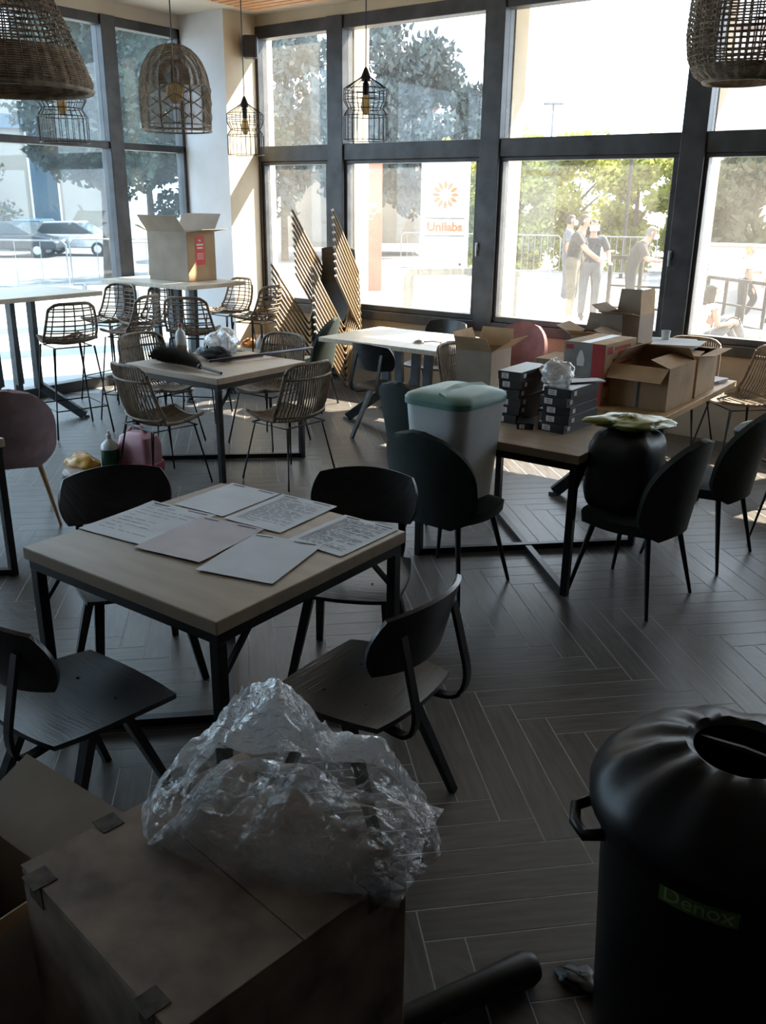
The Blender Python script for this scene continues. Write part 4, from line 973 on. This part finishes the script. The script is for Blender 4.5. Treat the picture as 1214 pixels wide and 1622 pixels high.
for x, hh in ((-.10,.42),(-.05,.50),(0,.46),(.05,.40)): MB().box((x,-.053,1.95+hh/2), (.018,.006,hh)).build('emblem_stroke', 'banner_white', rb)
text_mb('Nuve', .20, frame_M((0,-.053,1.84), (1,0,0), (0,0,1)), .004, bold=.006).build('lettering', 'banner_white', rb)
for z, w in ((1.66,.42),(1.56,.3)): MB().box((0,-.053,z), (w,.006,.025)).build('rule', 'banner_white', rb)
# ------------------------------------------------------------------ street furniture
mat('timber_grey', (.20,.19,.16), .8, var=.2, scale=5, stretch=(1,8,1)); mat('rail_dark', (.035,.033,.032), .5, .4)
def timber_rail(p, q, h, label, posts=2):
    p, q = Vector(p), Vector(q); o = empty('timber_rail', p, 0, label, 'railing', 'low timber rails'); d = q-p
    MB().bar((0,0,h), (d.x,d.y,h), .12, .12).build('top_rail', 'timber_grey', o)
    for k in range(posts): t = k/(posts-1); MB().box((d.x*t,d.y*t,(h-.05)/2), (.13,.13,h-.05)).build('post', 'timber_grey', o)
timber_rail((-9.45,13.6,-.03), (-8.55,14.75,-.03), .72, 'low timber rail in front of the white banner')
timber_rail((-8.65,15.6,-.03), (-7.75,14.5,-.03), .72, 'low timber rail corner left of the standing man')
def railing(pts, h, label, z0, nposts=4):
    o = empty('metal_railing', Vector(pts[0]), 0, label, 'railing', 'dark metal railings'); p0 = Vector(pts[0]); d = Vector(pts[1])-p0
    for z in (h, h*.55, h*.2): MB().bar((0,0,z), (d.x,d.y,z+d.z), .06, .06 if z == h else .035).build('rail', 'rail_dark', o)
    for k in range(nposts): t = k/(nposts-1); MB().box((d.x*t,d.y*t,d.z*t+h/2), (.06,.06,h)).build('post', 'rail_dark', o)
railing(((-6.30,15.2,-.03),(-4.75,15.45,-.03)), 1.05, 'dark metal railing the people lean on', 0)
railing(((-5.75,19.0,-.55),(-4.35,18.0,-.55)), 1.05, 'dark metal railing before the pink wall at the right', 0)
mat('galv', (.20,.21,.22), .5, .3)
def barrier(loc, rz, label, w=2.2, h=1.1, n=12):
    o = empty('crowd_barrier', loc, R(rz), label, 'barrier', 'galvanised crowd barriers')
    MB().tube([(-w/2,0,.18),(-w/2,0,h-.08),(-w/2+.08,0,h),(w/2-.08,0,h),(w/2,0,h-.08),(w/2,0,.18)], .02, 6, closed=True).build('frame', 'galv', o)
    for k in range(n): x = -w/2+w*(k+1)/(n+1); MB().tube([(x,0,.18),(x,0,h)], .008, 4).build('bar', 'galv', o)
    for x in (-w*.4, w*.4): MB().box((x,0,.09), (.04,.5,.18)).build('foot', 'galv', o)
barrier((-17.2,10.7,-.03), 30, 'crowd barrier beyond the left window, leftmost', n=3)
barrier((-16.3,12.7,-.03), 62, 'crowd barrier beyond the left window, nearer the mullion', n=3)
barrier((-14.6,12.6,-.03), 70, 'crowd barrier seen beside the big carton', n=3)
barrier((-13.9,21.5,-.03), 25, 'crowd barrier left of the white banner')
barrier((-11.9,22.3,-.03), 22, 'crowd barrier right of the white banner')
barrier((-9.6,23.2,-.03), 22, 'crowd barrier behind the leaning people')
lp = empty('street_lamp', (-22.3,44.6,-.03), 0, 'thin grey street lamp rising into the white sky', 'street lamp')
MB().tube([(0,0,0),(0,0,6.6)], .07, 8, rs=[.09,.05]).build('pole', 'galv', lp); MB().box((0,0,6.62), (1.0,.25,.10), Matrix.Rotation(R(36), 3, 'Z')).build('lamp_head', 'galv', lp)
for i, (x, y, hh) in enumerate(((-9.6,23.9,3.2),(-8.2,24.6,3.1))):
    o = empty('steel_post', (x,y,-.03), 0, ['thin dark post before the lime hedge, left of two', 'thin dark post before the lime hedge, right of two'][i], 'post'); MB().tube([(0,0,0),(0,0,hh)], .05, 6).build('pole', 'rail_dark', o); MB().box((0,0,.01), (.2,.2,.02)).build('base_plate', 'rail_dark', o)
# ------------------------------------------------------------------ cars
mat('car_dark', (.03,.035,.045), .25, .3); mat('car_silver', (.55,.56,.57), .25, .5); mat('car_blue', (.04,.09,.14), .25, .3); mat('car_glass', (.02,.03,.035), .08); mat('tyre', (.012,.012,.012), .8)
def car(loc, rz, m, label):
    o = empty('parked_car', loc, R(rz), label, 'car', 'parked cars'); L = 4.2; W_ = 1.72
    lo = [(-2.1,.35),(-2.12,.62),(-2.0,.86),(-1.2,.93),(1.1,.95),(1.9,.82),(2.1,.62),(2.1,.35)]
    Mx = Matrix(((1,0,0,0),(0,0,-1,0),(0,1,0,0),(0,0,0,1)))
    MB().prism(lo, -W_/2, W_/2, Mx).build('body', m, o, bevel=.06)
    cab = [(-1.75,.92),(-1.25,1.40),(.25,1.45),(1.15,.94)]
    MB().prism(cab, -.74, .74, Mx).build('cabin', 'car_glass', o, bevel=.05); MB().prism([(-1.30,1.38),(-1.2,1.45),(.2,1.48),(.32,1.42)], -.72, .72, Mx).build('roof', m, o, bevel=.03)
    for x in (-1.3,1.3):
        for y in (-.78,.78):
            t = MB().tube([(x,y-.1,.31),(x,y+.1,.31)], .31, 16).build('wheel', 'tyre', o, smooth=40); MB().tube([(x,y-.105,.31),(x,y+.105,.31)], .18, 12).build('hubcap', 'car_silver', t)
    for y in (-.6,.6): MB().box((2.08,y,.68), (.08,.3,.12)).build('headlamp', 'white_print', o, bevel=.02)
car((-37.4,23.2,-.6), 40, 'car_dark', 'dark parked car at the left edge beyond the window')
car((-36.6,26.0,-.6), 30, 'car_silver', 'silver parked car beyond the left window, nearest the mullion')
car((-42.0,27.6,-.6), 120, 'car_blue', 'blue parked car between the dark and the silver one')
# ------------------------------------------------------------------ people
mat('skin', (.34,.20,.14), .6, var=.06); mat('cloth_black', (.022,.022,.026), .85); mat('cloth_navy', (.028,.034,.05), .85); mat('cloth_khaki', (.12,.105,.08), .85); mat('cloth_grey', (.10,.11,.125), .85); mat('cloth_white', (.55,.54,.55), .85); mat('cloth_red', (.42,.07,.06), .85)
mat('hair_dark', (.018,.014,.012), .7); mat('hair_blond', (.32,.22,.10), .6); mat('hair_grey', (.14,.13,.12), .7); mat('mask_blue', (.42,.55,.62), .8); mat('shoe_white', (.5,.5,.5), .6); mat('eye_dark', (.01,.01,.01), .3)
def person(loc, rz, label, pose, wear, hair, mask=True, scale=1.0, hair_long=False, shoe='cloth_black'):
    """pose: dict of joints (local, facing +Y). Skin-modifier body; clothes are offset copies of body regions"""
    J = dict(pelvis=(0,0,.95), waist=(0,0,1.08), chest=(0,.0,1.28), neck=(0,.0,1.45), headb=(0,.015,1.53), headm=(0,.03,1.61), headt=(0,.015,1.70))
    for s, n in ((-1,'l'),(1,'r')):
        J.update({'hip'+n:(s*.10,0,.90),'knee'+n:(s*.11,.02,.50),'ank'+n:(s*.11,-.02,.08),'toe'+n:(s*.12,.15,.035),'sho'+n:(s*.18,0,1.40),'elb'+n:(s*.24,-.02,1.12),'wri'+n:(s*.25,.08,.88),'pal'+n:(s*.25,.12,.81)})
    J.update(pose); E = []; rad = dict(pelvis=(.15,.11), waist=(.135,.10), chest=(.155,.105), neck=(.055,.055), headb=(.06,.072), headm=(.076,.095), headt=(.055,.065))
    for n in 'lr': rad.update({'hip'+n:(.088,.092),'knee'+n:(.058,.06),'ank'+n:(.04,.042),'toe'+n:(.042,.03),'sho'+n:(.062,.062),'elb'+n:(.042,.042),'wri'+n:(.028,.028),'pal'+n:(.032,.018)})
    E = [('pelvis','waist'),('waist','chest'),('chest','neck'),('neck','headb'),('headb','headm'),('headm','headt')]
    for n in 'lr': E += [('pelvis','hip'+n),('hip'+n,'knee'+n),('knee'+n,'ank'+n),('ank'+n,'toe'+n),('chest','sho'+n),('sho'+n,'elb'+n),('elb'+n,'wri'+n),('wri'+n,'pal'+n)]
    for n in 'lr':
        w, p = Vector(J['wri'+n]), Vector(J['pal'+n]); d = (p-w).normalized(); sd = d.cross(Vector((0,1,.3))).normalized()
        for k, (off, ln) in enumerate(((-.028,.065),(-.010,.078),(.010,.074),(.028,.058))):
            J['f%s%d' % (n,k)] = tuple(p+d*ln*.5+sd*off); J['g%s%d' % (n,k)] = tuple(p+d*ln+sd*off*1.1+Vector((0,0,-.012))); rad['f%s%d' % (n,k)] = rad['g%s%d' % (n,k)] = (.009,.009)
            E += [('pal'+n,'f%s%d' % (n,k)),('f%s%d' % (n,k),'g%s%d' % (n,k))]
        J['t'+n] = tuple(w+d*.045+sd*.045); rad['t'+n] = (.010,.010); E.append(('wri'+n,'t'+n))
    names = list(J); me = bpy.data.meshes.new('person_body'); me.from_pydata([J[k] for k in names], [(names.index(a), names.index(b)) for a, b in E], [])
    ob = bpy.data.objects.new('tmp', me); COL.objects.link(ob); ob.modifiers.new('skin', 'SKIN'); sk = me.skin_vertices[0].data
    for i, k in enumerate(names): sk[i].radius = rad[k]; sk[i].use_root = (k == 'pelvis')
    sub = ob.modifiers.new('sub', 'SUBSURF'); sub.levels = 2; sub.render_levels = 2
    dg = bpy.context.evaluated_depsgraph_get(); bm = bpy.data.meshes.new_from_object(ob.evaluated_get(dg)); bpy.data.objects.remove(ob)
    P = empty('person', loc, R(rz), label, 'person'); P.scale = (scale,)*3
    bm.materials.clear(); bm.materials.append(MATS['skin']); bm.polygons.foreach_set('use_smooth', [True]*len(bm.polygons))
    body = bpy.data.objects.new('body', bm); COL.objects.link(body); body.parent = P
    segs = [(a, b, Vector(J[a]), Vector(J[b])) for a, b in E]
    def near(p):
        best = None
        for a, b, A, B in segs:
            t = max(0, min(1, (p-A).dot(B-A)/(B-A).length_squared)); d = (p-(A+(B-A)*t)).length
            if best is None or d < best[0]: best = (d, a, b, t)
        return best[1:]
    cls = [near(pl.center) for pl in bm.polygons]
    def part(name, m, test, off):
        fs = [pl for pl, c in zip(bm.polygons, cls) if test(c, pl.center)]
        if not fs: return
        ids = sorted({v for pl in fs for v in pl.vertices}); mp = {v: i for i, v in enumerate(ids)}
        q = MB(); q.add([bm.vertices[v].co+bm.vertices[v].normal*off for v in ids], [tuple(mp[v] for v in pl.vertices) for pl in fs]); q.build(name, m, P, smooth=True)
    tors = {'waist','chest','neck'}
    def shirt(c, p): return (c[0] in ('pelvis','waist','chest') and c[1] in ('waist','chest','neck','shol','shor') and not (c[1] == 'neck' and c[2] > .6)) or (c[0][:3] == 'sho' and c[2] < wear.get('sleeve', .7))
    def pants(c, p): return (c[1][:3] == 'hip') or (c[0][:3] == 'hip' and c[2] < wear.get('thigh', 1.1)) or (c[0][:4] == 'knee' and c[2] < wear.get('calf', .9)) or (c[0] == 'pelvis' and c[1] == 'waist' and c[2] < .35)
    part('shirt', wear['top'], shirt, .016); part('trousers', wear['legs'], pants, .020)
    part('shoes', shoe, lambda c, p: c[0][:3] == 'ank' or (c[0][:4] == 'knee' and c[2] > .93), .010)
    hm, ht, hb = Vector(J['headm']), Vector(J['headt']), Vector(J['headb']); up = (ht-hb).normalized(); fw = wear.get('look', Vector((0,1,0))); fw = (Vector(fw)-up*Vector(fw).dot(up)).normalized(); sd = fw.cross(up)
    part('hair', hair, lambda c, p: c[0] in ('headb','headm') and ((p-hm).dot(up) > .045 or (p-hm).dot(fw) < -.01) and (p-hm).dot(up) > -.07, .016)
    if hair_long: MB().grid(lambda u, v: tuple(hm-fw*(.085+.03*math.sin(PI*v))*math.cos((u-.5)*2.6)+sd*.095*math.sin((u-.5)*2.6)*(1+.3*v)+up*(.07-.34*v)), 10, 10, .02).build('long_hair', hair, P, smooth=True)
    fc = MB()
    for s in (-1,1): fc.ball(hm+fw*.092+sd*.032*s+up*.005, (.011,.011,.008), 8, 5)
    fc.build('eyes', 'eye_dark', P, smooth=True)
    nb = MB(); nb.add([hm+fw*.09+up*.005, hm+fw*.092+sd*.014-up*.035, hm+fw*.092-sd*.014-up*.035, hm+fw*.122-up*.03], [(0,1,3),(0,3,2),(1,2,3)]); nb.build('nose', 'skin', P)
    for s in (-1,1): MB().ball(hm+sd*.082*s-up*.01-fw*.005, (.014,.02,.03), 8, 6).build('ear', 'skin', P, smooth=True)
    if mask: MB().grid(lambda u, v: tuple(hm+fw*(.112*math.cos((u-.5)*2.3)+.022*math.sin(PI*u)*math.sin(PI*v))+sd*.092*math.sin((u-.5)*2.3)-up*(.005+.095*v)), 10, 6, .003).build('face_mask', 'mask_blue', P, smooth=True)
    else: MB().box(hm+fw*.098-up*.052, (.04,.01,.008)).build('mouth', 'roof_red', P)
    return P
person((-6.58,14.26,-.03), -75, 'man in black T-shirt and khaki shorts, arm stretched to the railing', dict(elbr=(.26,.22,1.18), wrir=(.24,.42,1.05), palr=(.24,.50,1.02), elbl=(-.24,.16,1.14), wril=(-.2,.34,1.0), pall=(-.19,.41,.97), chest=(0,.06,1.28), neck=(0,.10,1.45), headb=(0,.13,1.53), headm=(0,.15,1.61), headt=(0,.13,1.70), shol=(-.18,.06,1.39), shor=(.18,.06,1.39)), dict(top='cloth_black', legs='cloth_khaki', calf=.25), 'hair_dark', False, 1.03, shoe='shoe_white')
person((-6.52,14.85,-.03), -145, 'woman in dark clothes and pale face mask beside the man in shorts', dict(elbl=(-.27,.10,1.14), wril=(-.25,.30,1.02), pall=(-.25,.38,1.0)), dict(top='cloth_navy', legs='cloth_grey', sleeve=.8), 'hair_dark', True, .98, True)
person((-5.80,14.86,-.03), -70, 'person in black with face mask leaning both arms on the railing', dict(chest=(0,.12,1.22), waist=(0,.03,1.06), neck=(0,.21,1.37), headb=(0,.26,1.44), headm=(0,.29,1.51), headt=(0,.29,1.60), shol=(-.18,.14,1.32), shor=(.18,.14,1.32), elbl=(-.23,.24,1.08), elbr=(.23,.24,1.08), wril=(-.15,.42,1.06), wrir=(.15,.42,1.06), pall=(-.12,.49,1.06), palr=(.12,.49,1.06)), dict(top='cloth_black', legs='cloth_black', sleeve=.8), 'hair_grey', True, .98)
person((-7.95,16.95,-.03), -60, 'person in dark trousers mostly hidden behind the man in shorts', {}, dict(top='cloth_grey', legs='cloth_grey'), 'hair_dark', True, 1.0, shoe='shoe_white')
person((-5.35,20.2,-.55), -50, 'woman in white T-shirt and black trousers standing by the railing at the right', dict(elbl=(-.27,.06,1.13), wril=(-.12,.26,1.12), pall=(-.05,.31,1.12), kneer=(.13,.20,.58), ankr=(.12,.0,.22), toer=(.12,.14,.14)), dict(top='cloth_white', legs='cloth_black'), 'hair_blond', True, .98, shoe='shoe_white')
person((-4.85,20.9,-.55), 160, 'person in navy clothes facing the woman in white, at the right edge', {}, dict(top='cloth_navy', legs='cloth_navy'), 'hair_dark', False, 1.0)
SIT = dict(pelvis=(0,0,.14), waist=(0,.0,.27), chest=(0,.03,.48), neck=(0,.05,.65), headb=(0,.07,.73), headm=(0,.09,.81), headt=(0,.08,.90))
for s, n in ((-1,'l'),(1,'r')): SIT.update({'hip'+n:(s*.10,.06,.13),'knee'+n:(s*.14,.42,.40),'ank'+n:(s*.13,.62,.08),'toe'+n:(s*.14,.78,.04),'sho'+n:(s*.18,.03,.60),'elb'+n:(s*.25,.06,.34),'wri'+n:(s*.20,.28,.36),'pal'+n:(s*.18,.36,.37)})
person((-3.95,13.1,-.03), -40, 'woman in white sleeveless top sitting on the ground outside', SIT, dict(top='cloth_white', legs='cloth_grey', sleeve=.12), 'hair_dark', False, .95, True)
person((-2.98,11.9,-.55), -150, 'blond person in a red top sitting low outside at the right edge', SIT, dict(top='cloth_red', legs='cloth_grey'), 'hair_blond', False, 1.0, True)
